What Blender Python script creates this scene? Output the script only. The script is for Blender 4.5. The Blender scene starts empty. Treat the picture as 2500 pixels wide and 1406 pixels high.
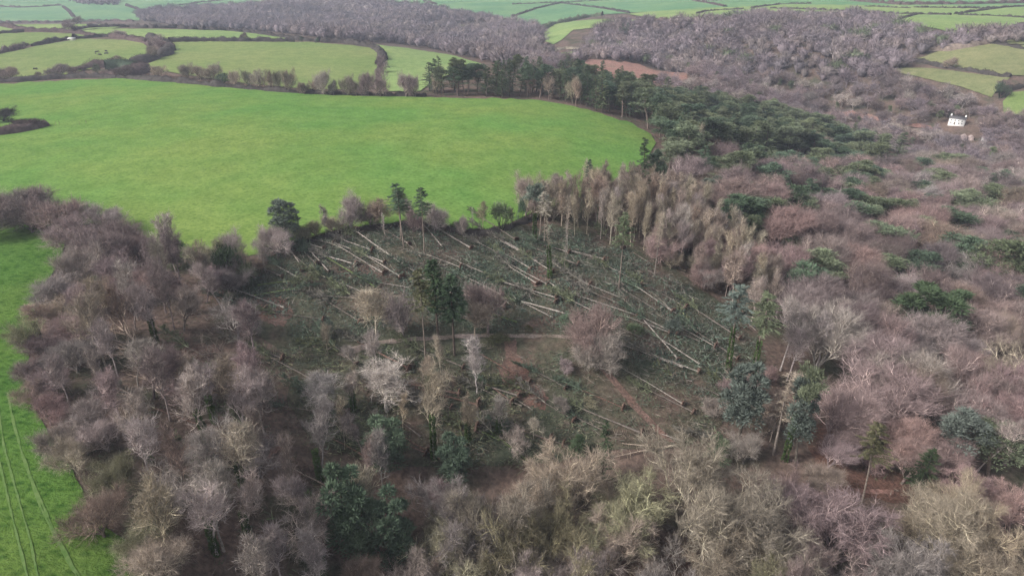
import bpy, math, random
import numpy as np
from mathutils import Vector, Matrix, Euler
from mathutils.geometry import delaunay_2d_cdt

# ------------------------------------------------------------------ camera, light, exposure
scene = bpy.context.scene
COL = scene.collection
CAM_H = 80.0
FPX, HORIZON = 1666.0, -100.0                       # focal length and horizon row in photograph pixels (2500 wide)
PITCH = math.atan((703 - HORIZON) / FPX)
cam_data = bpy.data.cameras.new('camera')
cam_data.sensor_width = 36.0
cam_data.lens = 36.0 * FPX / 2500.0
cam_data.clip_start = 1.0
cam_data.clip_end = 30000.0
cam = bpy.data.objects.new('camera', cam_data)
cam.location = (0, 0, CAM_H)
cam.rotation_euler = (math.pi / 2 - PITCH, 0, 0)
COL.objects.link(cam)
scene.camera = cam

SUN_EL, SUN_AZ = math.radians(38), math.radians(-112)      # azimuth from +Y towards +X
world = bpy.data.worlds.new('World')
scene.world = world
world.use_nodes = True
wn = world.node_tree.nodes
wl = world.node_tree.links
for n in list(wn):
    wn.remove(n)
sky = wn.new('ShaderNodeTexSky')
sky.sky_type = 'NISHITA'
sky.sun_disc = False
sky.sun_elevation = SUN_EL
sky.sun_rotation = SUN_AZ
sky.air_density = 1.0
sky.dust_density = 5.0
sky.ozone_density = 1.0
hs = wn.new('ShaderNodeHueSaturation')
hs.inputs['Saturation'].default_value = 0.35       # thin cloud cover: the sky light is nearly white
wl.new(sky.outputs[0], hs.inputs['Color'])
bg = wn.new('ShaderNodeBackground')
bg.inputs[1].default_value = 0.095
wo = wn.new('ShaderNodeOutputWorld')
wl.new(hs.outputs[0], bg.inputs[0])
wl.new(bg.outputs[0], wo.inputs[0])

sun_data = bpy.data.lights.new('sun', 'SUN')
sun_data.energy = 1.5
sun_data.angle = math.radians(10)
sun_data.color = (1.0, 0.96, 0.9)
sun = bpy.data.objects.new('sun', sun_data)
sd = Vector((math.sin(SUN_AZ) * math.cos(SUN_EL), math.cos(SUN_AZ) * math.cos(SUN_EL), math.sin(SUN_EL)))
sun.rotation_euler = sd.to_track_quat('Z', 'Y').to_euler()
sun.location = (0, 0, 300)
COL.objects.link(sun)
scene.view_settings.view_transform = 'Standard'
scene.view_settings.look = 'None'
scene.view_settings.exposure = 1.16
scene.view_settings.gamma = 1.0
scene.cycles.max_bounces = 4
scene.cycles.diffuse_bounces = 3
scene.cycles.volume_bounces = 0
scene.cycles.transparent_max_bounces = 4
scene.cycles.use_denoising = True
scene.cycles.denoising_prefilter = 'NONE'

rng = np.random.default_rng(7)
random.seed(7)

# ------------------------------------------------------------------ pixel <-> world
SP, CP = math.sin(PITCH), math.cos(PITCH)
C0 = np.array([0, 0, CAM_H])
FW = np.array([0, CP, -SP])
UP = np.array([0, SP, CP])

def rays(px, py):
    u = (np.asarray(px, float) - 1250) / FPX
    v = -(np.asarray(py, float) - 703) / FPX
    return np.stack([u, CP + v * SP, -SP + v * CP], -1)

def project(P):
    P = np.asarray(P, float) - C0
    d = P @ FW
    return 1250 + FPX * P[..., 0] / d, 703 - FPX * (P @ UP) / d, d

CTRL = [  # photograph column, row, ground height there
 (50,1380,0),(50,1150,0),(50,1000,0),(50,800,0),(40,600,0),(150,560,0),(300,1000,-1),(350,1350,-3),(600,1350,-12),(600,1000,-7),(500,750,-3),(400,620,-1),
 (1000,560,0),(1000,620,-1),(1000,700,-4),(1000,780,-7.5),(1000,830,-9),(1370,825,-10),(1000,1000,-15),(1000,1200,-21),(1000,1400,-27),(1370,1000,-18),
 (700,700,-3),(700,850,-8),(1300,620,-4),(1300,720,-8),(1600,1080,-21),(1700,900,-17),(1500,600,-6),(1650,500,-9),(1700,400,-10),(2000,800,-23),(1750,650,-14),
 (2300,600,-33),(2400,1200,-30),(2000,1200,-25),(2400,1400,-32),(1700,1380,-29),(2400,900,-32),(2450,450,-40),(2300,340,-40),(2050,290,-38),(1850,330,-30),(1900,450,-26),
 (1750,280,-27),(1680,192,-26),(1500,160,-11),(1000,400,3),(500,400,4),(1000,245,2),(300,195,3),(1400,262,0),(1590,330,-6),(1480,400,-3),(700,235,2.5),(0,210,2),(0,400,3),
 (700,180,0),(700,105,6),(900,115,4),(900,200,-2),(1100,158,-4),(250,105,8),(200,170,2),(0,190,1),(0,140,6),(450,75,8),(200,65,10),(0,62,10),
 (700,55,-30),(700,20,-15),(700,0,-12),(1000,98,-28),(1200,125,-33),(1200,60,-26),(1200,30,-15),(1200,0,-10),(300,48,-22),(300,20,-15),(300,0,-12),(0,48,-20),(0,20,-14),(0,0,-12),
 (1500,0,-5),(1500,30,-8),(1300,55,-24),(1400,70,-5),(1330,102,-14),(1500,55,0),(1500,92,-6),(1400,132,-17),(1700,60,8),(2000,50,14),(2000,100,5),(2000,180,-14),(2000,240,-30),
 (2300,100,8),(2300,60,12),(2450,45,12),(2450,150,2),(2450,200,-8),(2450,260,-20),(2450,310,-32),(1700,150,-9),(1850,220,-24),(1550,110,-10),(2000,20,15),(2450,20,16),(2000,5,13),(1700,30,8)]
cp = np.array(CTRL, float)
d_ = rays(cp[:, 0], cp[:, 1])
s_ = (cp[:, 2] - CAM_H) / d_[:, 2]
cw = np.stack([d_[:, 0] * s_, d_[:, 1] * s_, cp[:, 2]], -1)
extra = [(r * math.sin(t), r * math.cos(t), z) for t in (-0.9, -0.45, 0, 0.45, 0.9) for r, z in ((3200, 0), (6500, 25), (12000, 30))]
extra += [(r * math.sin(t), r * math.cos(t), z) for t, r, z in ((-1.2, 60, 0), (-1.2, 200, 0), (0, 40, -30), (1.2, 60, -34), (1.2, 250, -40), (-1.2, 800, 0), (1.2, 800, 0))]
cw = np.vstack([cw, np.array(extra)])

def warp(x, y):
    r = np.hypot(x, y)
    t = np.arctan2(x, y)
    lr = np.log(r + 40.0)
    return t * 1.6, lr

cu, cv = warp(cw[:, 0], cw[:, 1])
def kern(d2):
    return np.where(d2 > 1e-12, d2 * np.log(np.maximum(d2, 1e-12)) * 0.5, 0.0)
n_ = len(cw)
A = np.zeros((n_ + 3, n_ + 3))
A[:n_, :n_] = kern((cu[:, None] - cu) ** 2 + (cv[:, None] - cv) ** 2) + np.eye(n_) * 2e-3
A[:n_, n_] = 1; A[:n_, n_ + 1] = cu; A[:n_, n_ + 2] = cv
A[n_:, :n_] = A[:n_, n_:].T
sol = np.linalg.solve(A, np.concatenate([cw[:, 2], [0, 0, 0]]))
T0, T1, NT = math.radians(-62), math.radians(62), 330
L0, L1, NL = math.log(32.0), math.log(12000.0), 400
tg = np.linspace(T0, T1, NT)
lg = np.linspace(L0, L1, NL)
TG, LG = np.meshgrid(tg, lg, indexing='ij')
gu = TG.ravel() * 1.6
gv = np.log(np.exp(LG.ravel()) + 40.0)
gz = np.zeros(gu.size)
for i in range(0, gu.size, 20000):
    sl = slice(i, i + 20000)
    K = kern((gu[sl, None] - cu) ** 2 + (gv[sl, None] - cv) ** 2)
    gz[sl] = K @ sol[:n_] + sol[n_] + sol[n_ + 1] * gu[sl] + sol[n_ + 2] * gv[sl]
GZ = gz.reshape(NT, NL)
_X = np.exp(LG) * np.sin(TG); _Y = np.exp(LG) * np.cos(TG)          # spurs and gullies on the wooded hillside
GZ = GZ + 7.0 * np.sin((_X * 0.9 + _Y * 0.3) * 0.043 + 0.8 * np.sin(_Y * 0.02)) * np.exp(-((_X - 250) / 190) ** 2 - ((_Y - 690) / 150) ** 2)

def zt(x, y):
    x = np.asarray(x, float); y = np.asarray(y, float)
    ft = (np.clip(np.arctan2(x, y), T0, T1) - T0) / (T1 - T0) * (NT - 1)
    fl = (np.clip(np.log(np.maximum(np.hypot(x, y), 32.0)), L0, L1) - L0) / (L1 - L0) * (NL - 1)
    i = np.minimum(ft.astype(int), NT - 2); j = np.minimum(fl.astype(int), NL - 2)
    a = ft - i; b = fl - j
    return GZ[i, j] * (1 - a) * (1 - b) + GZ[i + 1, j] * a * (1 - b) + GZ[i, j + 1] * (1 - a) * b + GZ[i + 1, j + 1] * a * b

STEPS = np.exp(np.linspace(math.log(60), math.log(9000), 700))
def ground(px, py):
    """world points on the terrain seen at these photograph pixels"""
    d = np.atleast_2d(rays(px, py))
    hor = np.hypot(d[:, 0], d[:, 1])
    out = np.zeros((len(d), 3))
    for a in range(0, len(d), 400):
        dd = d[a:a + 400]; hh = hor[a:a + 400]
        s = STEPS[None, :] / hh[:, None]
        X = dd[:, 0:1] * s; Y = dd[:, 1:2] * s; Z = CAM_H + dd[:, 2:3] * s
        below = Z < zt(X, Y)
        k = np.where(below.any(1), below.argmax(1), len(STEPS) - 1)
        k = np.maximum(k, 1)
        lo = s[np.arange(len(dd)), k - 1]; hi = s[np.arange(len(dd)), k]
        for _ in range(14):
            m = (lo + hi) / 2
            b = CAM_H + dd[:, 2] * m < zt(dd[:, 0] * m, dd[:, 1] * m)
            hi = np.where(b, m, hi); lo = np.where(b, lo, m)
        X = dd[:, 0] * hi; Y = dd[:, 1] * hi
        out[a:a + 400] = np.stack([X, Y, zt(X, Y)], -1)
    return out

def gp(px, py):
    return ground([px], [py])[0]

def inpoly(x, y, poly):
    x = np.asarray(x); y = np.asarray(y)
    c = np.zeros(x.shape, bool)
    n = len(poly)
    for i in range(n):
        x0, y0 = poly[i]; x1, y1 = poly[(i + 1) % n]
        if y0 == y1:
            continue
        m = ((y0 > y) != (y1 > y)) & (x < (x1 - x0) * (y - y0) / (y1 - y0) + x0)
        c ^= m
    return c

def dens(poly, step=14, closed=True, jit=0.0):
    out = []
    n = len(poly)
    for i in range(n if closed else n - 1):
        a = np.array(poly[i], float); b = np.array(poly[(i + 1) % n], float)
        k = max(1, int(np.hypot(*(b - a)) / step))
        for j in range(k):
            out.append(a + (b - a) * j / k)
    if not closed:
        out.append(np.array(poly[-1], float))
    out = np.array(out)
    if jit:
        out = out + rng.normal(0, jit, out.shape)
    return out

def wpoly(poly, step=14, closed=True, jit=0.0):
    d = dens(poly, step, closed, jit)
    return ground(d[:, 0], d[:, 1])

# ------------------------------------------------------------------ materials
def new_mat(name):
    m = bpy.data.materials.new(name)
    m.use_nodes = True
    nt = m.node_tree
    for n in list(nt.nodes):
        nt.nodes.remove(n)
    out = nt.nodes.new('ShaderNodeOutputMaterial')
    return m, nt, out

def N(nt, typ, **kw):
    n = nt.nodes.new(typ)
    for k, v in kw.items():
        if k in n.inputs:
            n.inputs[k].default_value = v
        else:
            setattr(n, k, v)
    return n

def ramp(nt, fac, stops):
    r = nt.nodes.new('ShaderNodeValToRGB')
    cr = r.color_ramp
    while len(cr.elements) < len(stops):
        cr.elements.new(0.5)
    for e, (p, c) in zip(cr.elements, stops):
        e.position = p
        e.color = (c[0], c[1], c[2], 1)
    nt.links.new(fac, r.inputs[0])
    return r.outputs[0]

def mix(nt, mode, fac, a, b):
    m = nt.nodes.new('ShaderNodeMix')
    m.data_type = 'RGBA'; m.blend_type = mode
    for sock, v in ((0, fac), (6, a), (7, b)):
        if hasattr(v, 'links'):
            nt.links.new(v, m.inputs[sock])
        elif sock == 0:
            m.inputs[0].default_value = v
        else:
            m.inputs[sock].default_value = (v[0], v[1], v[2], 1)
    return m.outputs[2]

def noise(nt, scale, detail=3.0, coord=None, rough=0.55):
    n = N(nt, 'ShaderNodeTexNoise', Scale=scale, Detail=detail, Roughness=rough)
    if coord is not None:
        nt.links.new(coord, n.inputs['Vector'])
    return n.outputs[0]

def tinted(name, mul=(1, 1, 1), scale=1.2, lo=0.6, hi=1.4, source='object', translucent=0.0, zfade=None):
    """colour = the object's own tint (or its Col attribute) x mul x grain"""
    m, nt, out = new_mat(name)
    if source == 'object':
        src = N(nt, 'ShaderNodeObjectInfo').outputs['Color']
    else:
        src = N(nt, 'ShaderNodeAttribute', attribute_name='Col').outputs['Color']
    c = mix(nt, 'MULTIPLY', 1.0, src, mul)
    g = N(nt, 'ShaderNodeNewGeometry')
    f = noise(nt, scale, 2.0, g.outputs['Position'])
    c = mix(nt, 'MULTIPLY', 1.0, c, ramp(nt, f, [(0.3, (lo, lo, lo)), (0.7, (hi, hi, hi))]))
    b = N(nt, 'ShaderNodeBsdfDiffuse')
    nt.links.new(c, b.inputs[0])
    sh = b.outputs[0]
    if translucent:
        t = N(nt, 'ShaderNodeBsdfTranslucent')
        nt.links.new(c, t.inputs[0])
        ms = N(nt, 'ShaderNodeMixShader', Fac=translucent)
        nt.links.new(sh, ms.inputs[1]); nt.links.new(t.outputs[0], ms.inputs[2])
        sh = ms.outputs[0]
    nt.links.new(sh, out.inputs[0])
    return m

M_BARK = tinted('bark', (1.0, 1.0, 1.0), 2.5, 0.55, 1.35)
M_TWIG = tinted('twigs', (0.86, 0.84, 0.84), 0.5, 0.7, 1.25)
M_BRANCH = tinted('branch_bark_sunlit', (2.2, 2.2, 2.1), 0.8, 0.6, 1.3)  # pale branches, brightened further: sun highlights put into the colour
M_NEEDLE = tinted('needles', (1.0, 1.0, 1.0), 0.35, 0.65, 1.4)
M_STUFF = tinted('scatter', (1, 1, 1), 0.5, 0.7, 1.3, source='attr')

def flat_mat(name, col, rough=0.8):
    m, nt, out = new_mat(name)
    b = N(nt, 'ShaderNodeBsdfPrincipled', Roughness=rough)
    g = N(nt, 'ShaderNodeNewGeometry')
    f = noise(nt, 1.7, 3.0, g.outputs['Position'])
    c = mix(nt, 'MULTIPLY', 1.0, col, ramp(nt, f, [(0.3, (0.8, 0.8, 0.8)), (0.7, (1.15, 1.15, 1.15))]))
    nt.links.new(c, b.inputs['Base Color'])
    nt.links.new(b.outputs[0], out.inputs[0])
    return m

def grass_mat(name, base, yellow, bump=0.5, dist=0.35, tuft=0.45):
    m, nt, out = new_mat(name)
    g = N(nt, 'ShaderNodeNewGeometry')
    P = g.outputs['Position']
    big = noise(nt, 0.012, 3.0, P)
    mid = noise(nt, 0.13, 4.0, P, 0.6)
    mp = N(nt, 'ShaderNodeMapping'); mp.inputs['Scale'].default_value = (1.0, 1.5, 1.0)
    nt.links.new(P, mp.inputs[0])
    fine = noise(nt, 0.9, 5.0, mp.outputs[0], 0.68)
    tus = N(nt, 'ShaderNodeTexVoronoi', Scale=0.42)
    nt.links.new(mp.outputs[0], tus.inputs['Vector'])
    c = mix(nt, 'MIX', ramp(nt, big, [(0.38, (0, 0, 0)), (0.62, (1, 1, 1))]), base, yellow)
    c = mix(nt, 'MULTIPLY', 1.0, c, ramp(nt, mid, [(0.3, (0.80, 0.84, 0.80)), (0.7, (1.18, 1.12, 1.15))]))
    c = mix(nt, 'MULTIPLY', 1.0, c, ramp(nt, fine, [(0.30, (0.55, 0.62, 0.6)), (0.48, (0.98, 0.98, 1.0)), (0.75, (1.25, 1.16, 1.3))]))
    c = mix(nt, 'MULTIPLY', tuft, c, ramp(nt, tus.outputs['Distance'], [(0.1, (0.5, 0.62, 0.55)), (0.5, (1.15, 1.1, 1.15))]))
    bp = N(nt, 'ShaderNodeBump', Strength=bump, Distance=dist)
    nt.links.new(fine, bp.inputs['Height'])
    b = N(nt, 'ShaderNodeBsdfDiffuse')
    nt.links.new(c, b.inputs[0]); nt.links.new(bp.outputs[0], b.inputs['Normal'])
    nt.links.new(b.outputs[0], out.inputs[0])
    return m

def earth_mat(name, cols, sc=0.25, bump=0.7):
    m, nt, out = new_mat(name)
    g = N(nt, 'ShaderNodeNewGeometry')
    P = g.outputs['Position']
    a = noise(nt, sc * 0.25, 4.0, P, 0.6)
    b_ = noise(nt, sc * 3, 6.0, P, 0.7)
    c = ramp(nt, a, [(0.34, cols[0]), (0.5, cols[1]), (0.66, cols[2])])
    c = mix(nt, 'MULTIPLY', 1.0, c, ramp(nt, b_, [(0.3, (0.45, 0.45, 0.45)), (0.5, (0.95, 0.95, 0.95)), (0.7, (1.5, 1.45, 1.45))]))
    bp = N(nt, 'ShaderNodeBump', Strength=bump, Distance=0.6)
    nt.links.new(b_, bp.inputs['Height'])
    b = N(nt, 'ShaderNodeBsdfDiffuse')
    nt.links.new(c, b.inputs[0]); nt.links.new(bp.outputs[0], b.inputs['Normal'])
    nt.links.new(b.outputs[0], out.inputs[0])
    return m

M_FLOOR = earth_mat('woodland_floor', [(0.072, 0.074, 0.05), (0.12, 0.09, 0.075), (0.155, 0.11, 0.09)])
M_CLEAR = earth_mat('clearing_floor', [(0.055, 0.065, 0.045), (0.08, 0.078, 0.055), (0.12, 0.085, 0.07)])
M_EARTH = earth_mat('red_earth', [(0.17, 0.098, 0.08), (0.14, 0.095, 0.078), (0.2, 0.13, 0.11)], 0.6)
M_PATH = earth_mat('path_mud', [(0.13, 0.11, 0.085), (0.22, 0.18, 0.155), (0.27, 0.22, 0.2)], 0.7, 0.4)
M_LITTER = earth_mat('beech_litter', [(0.12, 0.072, 0.056), (0.15, 0.086, 0.068), (0.10, 0.075, 0.06)], 0.5)
M_BRACKEN = earth_mat('bracken', [(0.22, 0.13, 0.11), (0.26, 0.15, 0.125), (0.2, 0.14, 0.11)], 0.3)
M_GRASS = grass_mat('meadow_grass', (0.098, 0.202, 0.046), (0.14, 0.212, 0.052))
M_GRASS_NEAR = grass_mat('pasture_grass', (0.064, 0.142, 0.027), (0.098, 0.16, 0.034), 1.0, 0.6, 0.95)
M_GRASS_MID = grass_mat('upland_grass', (0.145, 0.205, 0.067), (0.18, 0.222, 0.08), 0.3)
M_GRASS_PALE = grass_mat('pale_pasture', (0.17, 0.255, 0.09), (0.21, 0.28, 0.105), 0.3)
M_GRASS_DULL = grass_mat('rough_grass', (0.155, 0.175, 0.08), (0.185, 0.195, 0.092), 0.5)
M_GRASS_FAR = grass_mat('hill_grass', (0.095, 0.21, 0.10), (0.14, 0.25, 0.11), 0.2)

# ------------------------------------------------------------------ mesh helpers
def mk_mesh(name, V, groups, mats, smooth=False, cols=None):
    """groups: list of (faces array k x 3 or k x 4, material index)"""
    me = bpy.data.meshes.new(name)
    V = np.ascontiguousarray(V, dtype=np.float32)
    groups = [(np.asarray(f, dtype=np.int32), mi) for f, mi in groups if len(f)]
    nl = sum(f.size for f, _ in groups); npoly = sum(len(f) for f, _ in groups)
    me.vertices.add(len(V)); me.vertices.foreach_set('co', V.ravel())
    me.loops.add(nl); me.loops.foreach_set('vertex_index', np.concatenate([f.ravel() for f, _ in groups]))
    me.polygons.add(npoly)
    tot = np.concatenate([np.full(len(f), f.shape[1], np.int32) for f, _ in groups])
    start = np.concatenate([[0], np.cumsum(tot)[:-1]]).astype(np.int32)
    me.polygons.foreach_set('loop_start', start)
    me.polygons.foreach_set('material_index', np.concatenate([np.full(len(f), mi, np.int32) for f, mi in groups]))
    if smooth:
        me.polygons.foreach_set('use_smooth', np.ones(npoly, bool))
    if cols is not None:
        at = me.color_attributes.new('Col', 'FLOAT_COLOR', 'POINT')
        at.data.foreach_set('color', np.concatenate([cols, np.ones((len(cols), 1))], 1).astype(np.float32).ravel())
    for m in mats:
        me.materials.append(m)
    me.update(calc_edges=True)
    me.validate()
    return me

def link(name, me, parent=None, loc=None, label=None, cat=None, group=None, kind=None, color=None):
    o = bpy.data.objects.new(name, me)
    COL.objects.link(o)
    if parent is not None:
        o.parent = parent
    if loc is not None:
        o.location = loc
    if label: o['label'] = label
    if cat: o['category'] = cat
    if group: o['group'] = group
    if kind: o['kind'] = kind
    if color is not None:
        o.color = (color[0], color[1], color[2], 1)
    return o

class Geo:
    def __init__(s):
        s.V = []; s.n = 0; s.G = []; s.C = []
    def add(s, V, F, mi=0, col=None):
        V = np.asarray(V, float).reshape(-1, 3)
        s.V.append(V); s.G.append((np.asarray(F, np.int64) + s.n, mi)); s.n += len(V)
        if col is not None:
            col = np.asarray(col, float)
            s.C.append(np.broadcast_to(col, (len(V), 3)) if col.ndim == 1 else col)
    def mesh(s, name, mats, smooth=False):
        return mk_mesh(name, np.vstack(s.V), s.G, mats, smooth, np.vstack(s.C) if s.C else None)
    def tris(s):
        return sum(len(f) * (f.shape[1] - 2) for f, _ in s.G)

def unit(v):
    return v / np.maximum(np.linalg.norm(v, axis=-1, keepdims=True), 1e-9)

def perp(d, r):
    a = r.normal(size=d.shape)
    return unit(np.cross(d, a))

def tubes(pts, rad, sides):
    B, n, _ = pts.shape
    d = unit(pts[:, -1] - pts[:, 0])
    ref = np.where(np.abs(d[:, 2:3]) < 0.8, [[0, 0, 1.0]], [[1.0, 0, 0]])
    a = unit(np.cross(d, ref)); b = np.cross(d, a)
    an = np.arange(sides) * 2 * math.pi / sides
    off = a[:, None, None, :] * np.cos(an)[None, None, :, None] + b[:, None, None, :] * np.sin(an)[None, None, :, None]
    V = pts[:, :, None, :] + off * rad[:, :, None, None]
    base = (np.arange(B) * n * sides)[:, None, None]
    i = (np.arange(n - 1) * sides)[None, :, None]
    k = np.arange(sides)[None, None, :]
    k2 = (k + 1) % sides
    F = np.stack([base + i + k, base + i + k2, base + i + sides + k2, base + i + sides + k], -1).reshape(-1, 4)
    return V.reshape(-1, 3), F

def ribbons(pts, rad, r):
    B, n, _ = pts.shape
    p = perp(unit(pts[:, -1] - pts[:, 0]), r)
    V = np.stack([pts - p[:, None] * rad[:, :, None], pts + p[:, None] * rad[:, :, None]], 2)
    base = (np.arange(B) * n * 2)[:, None]
    i = (np.arange(n - 1) * 2)[None, :]
    F = np.stack([base + i, base + i + 1, base + i + 3, base + i + 2], -1).reshape(-1, 4)
    return V.reshape(-1, 3), F

def blades(c, d, l, w, r):
    p = perp(unit(d), r)
    w = np.broadcast_to(np.asarray(w, float), (len(c),))[:, None]; l = np.broadcast_to(np.asarray(l, float), (len(c),))[:, None]
    V = np.stack([c - p * w / 2, c + p * w / 2, c + unit(d) * l], 1).reshape(-1, 3)
    return V, np.arange(len(c) * 3).reshape(-1, 3)

def grow(P, D, L, R0, R1, n, wig, trop, r):
    pts = [P]; D = unit(D)
    for i in range(n):
        D = unit(D + r.normal(0, wig, D.shape) + trop)
        P = P + D * (L / n)[:, None]
        pts.append(P)
    f = np.linspace(0, 1, n + 1)[None, :]
    return np.stack(pts, 1), R0[:, None] * (1 - f) + R1[:, None] * f

def spawn(pts, rad, k, t0, t1, ang, jit, r, up=0.0):
    B, n, _ = pts.shape
    t = (t0 + (t1 - t0) * (np.arange(k)[None, :] + r.random((B, k))) / k).clip(0, 0.999)
    f = t * (n - 1); i = f.astype(int); a = (f - i)[..., None]
    bi = np.arange(B)[:, None]
    P = pts[bi, i] * (1 - a) + pts[bi, i + 1] * a
    T = unit(pts[bi, i + 1] - pts[bi, i])
    R = rad[bi, i] * (1 - a[..., 0]) + rad[bi, i + 1] * a[..., 0]
    P = P.reshape(-1, 3); T = T.reshape(-1, 3)
    q = perp(T, r)
    an = np.radians(ang + r.normal(0, jit, len(T)))[:, None]
    D = T * np.cos(an) + q * np.sin(an)
    D[:, 2] += up
    return P, unit(D), R.ravel(), t.ravel()

# ------------------------------------------------------------------ tree prototypes (each returns trunk mesh, crown mesh)
def bare_tree(seed, h=16, trunk=0.38, limbs=8, lt0=0.45, lang=48, llen=0.5, k2=7, a2=42, l2=0.5, k3=6, l3=0.5, k4=5, k5=5,
              up=0.08, lean=(0, 0), wig=0.1, thick=0.026, twl=0.075, rbw=2.0, tww=0.0024, wig2=0.16):
    r = np.random.default_rng(seed)
    tr = np.array([lean[0], lean[1], 0.02])
    z = np.zeros(1)
    L = np.array([h * trunk])
    p0, r0 = grow(np.zeros((1, 3)) - [[0, 0, 0.4]], np.array([[lean[0], lean[1], 1.0]]), L, z + h * thick, z + h * thick * 0.55, 7, wig * 0.6, tr, r)
    r0[:, 0] *= 1.5
    tg_ = Geo(); cg = Geo()
    tg_.add(*tubes(p0, r0, 7))
    P, D, R, t = spawn(p0, r0, limbs, lt0, 1.0, lang, 9, r, 0.15)
    top = t > 0.9
    P1, R1 = grow(P, D, h * llen * (1.15 - 0.35 * t) * r.uniform(0.75, 1.15, len(t)), R * 0.62, R * 0.13, 6, wig, np.array([lean[0], lean[1], up]), r)
    tg_.add(*tubes(P1, R1, 5), 0)
    P, D, R, t = spawn(P1, R1, k2, 0.2, 1.0, a2, 11, r, 0.05)
    Lp = np.repeat(np.linalg.norm(P1[:, -1] - P1[:, 0], axis=1), k2)
    P2, R2 = grow(P, D, Lp * l2 * (1.2 - 0.5 * t) * r.uniform(0.7, 1.2, len(t)), R * 0.6, R * 0.12 + h * 0.0008, 5, wig2, np.array([lean[0], lean[1], up]), r)
    cg.add(*tubes(P2, R2, 3), 1)
    P, D, R, t = spawn(P2, R2, k3, 0.15, 1.0, 40, 13, r)
    Lp = np.repeat(np.linalg.norm(P2[:, -1] - P2[:, 0], axis=1), k3)
    P3, R3 = grow(P, D, Lp * l3 * (1.2 - 0.4 * t) * r.uniform(0.7, 1.3, len(t)), R * 0.55, R * 0.1 + h * 0.0005, 3, wig2, np.array([lean[0], lean[1], up * 1.2]), r)
    cg.add(*ribbons(P3, R3 * rbw, r), 1)
    P, D, R, t = spawn(P3, R3, k4, 0.1, 1.0, 38, 14, r)
    P4, R4 = grow(P, D, h * twl * r.uniform(0.7, 1.5, len(t)), 0 * R + h * 0.0017, 0 * R + h * 0.0006, 2, 0.12, np.array([lean[0], lean[1], up * 1.3]), r)
    cg.add(*ribbons(P4, R4, r), 0)
    P, D, R, t = spawn(P4, R4, max(2, k5 - 2), 0.1, 1.0, 36, 14, r)
    cg.add(*blades(P, D + np.array([lean[0], lean[1], up]), h * twl * 0.95 * r.uniform(0.6, 1.5, len(P)), h * tww, r), 0)
    return tg_.mesh('trunk', [M_BARK], True), cg.mesh('crown', [M_TWIG, M_BRANCH]), cg.tris()

def tufts(g, cen, rx, rz, n, size, w, r, mi=0, upb=0.5, shell=0.55, col=None):
    d = unit(r.normal(size=(n, 3)))
    d[:, 2] = np.abs(d[:, 2]) * 0.9 - 0.25 * r.random(n)
    rr = (shell + (1 - shell) * r.random(n))[:, None]
    p = cen + d * rr * np.array([rx, rx, rz])
    dd = unit(d + r.normal(0, 0.45, (n, 3)) + [0, 0, upb])
    V, F = blades(p, dd, size * r.uniform(0.6, 1.4, n), w, r)
    g.add(V, F, mi, col)

def pine(seed, h=18, t0=0.45, limbs=16, spread=0.2, clump=0.085, per=95):
    r = np.random.default_rng(seed)
    z = np.zeros(1)
    p0, r0 = grow(np.zeros((1, 3)) - [[0, 0, 0.4]], np.array([[0.04, 0, 1.0]]), z + h * 0.93, z + h * 0.016, z + h * 0.005, 9, 0.05, np.array([0, 0, 0.05]), r)
    tg_ = Geo(); cg = Geo()
    tg_.add(*tubes(p0, r0, 6))
    P, D, R, t = spawn(p0, r0, limbs, t0, 1.0, 68, 12, r, 0.2)
    P1, R1 = grow(P, D, h * spread * (1.3 - 0.8 * (t - t0) / (1 - t0)) * r.uniform(0.6, 1.2, len(t)), R * 0.5, R * 0.2, 4, 0.12, np.array([0, 0, 0.14]), r)
    tg_.add(*tubes(P1, R1, 4))
    cs = [P1[:, -1], P1[:, 3] + r.normal(0, h * 0.02, (limbs, 3)), P1[:, 2] + r.normal(0, h * 0.03, (limbs, 3)), p0[:, -1], p0[:, -1] + r.normal(0, h * 0.04, (1, 3))]
    for c in np.vstack(cs):
        s = h * clump * r.uniform(0.6, 1.25)
        tufts(cg, c, s, s * 0.85, per, h * 0.032, h * 0.011, r, 0, 0.5, 0.35)
    # a few bare snags under the crown
    P, D, R, t = spawn(p0, r0, 10, 0.3, t0, 85, 10, r)
    Ps, Rs = grow(P, D, h * 0.07 * r.uniform(0.5, 1.3, 10), R * 0.2, R * 0.05, 2, 0.1, np.zeros(3), r)
    tg_.add(*ribbons(Ps, Rs, r))
    return tg_.mesh('trunk', [M_BARK], True), cg.mesh('crown', [M_NEEDLE]), cg.tris()

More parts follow.
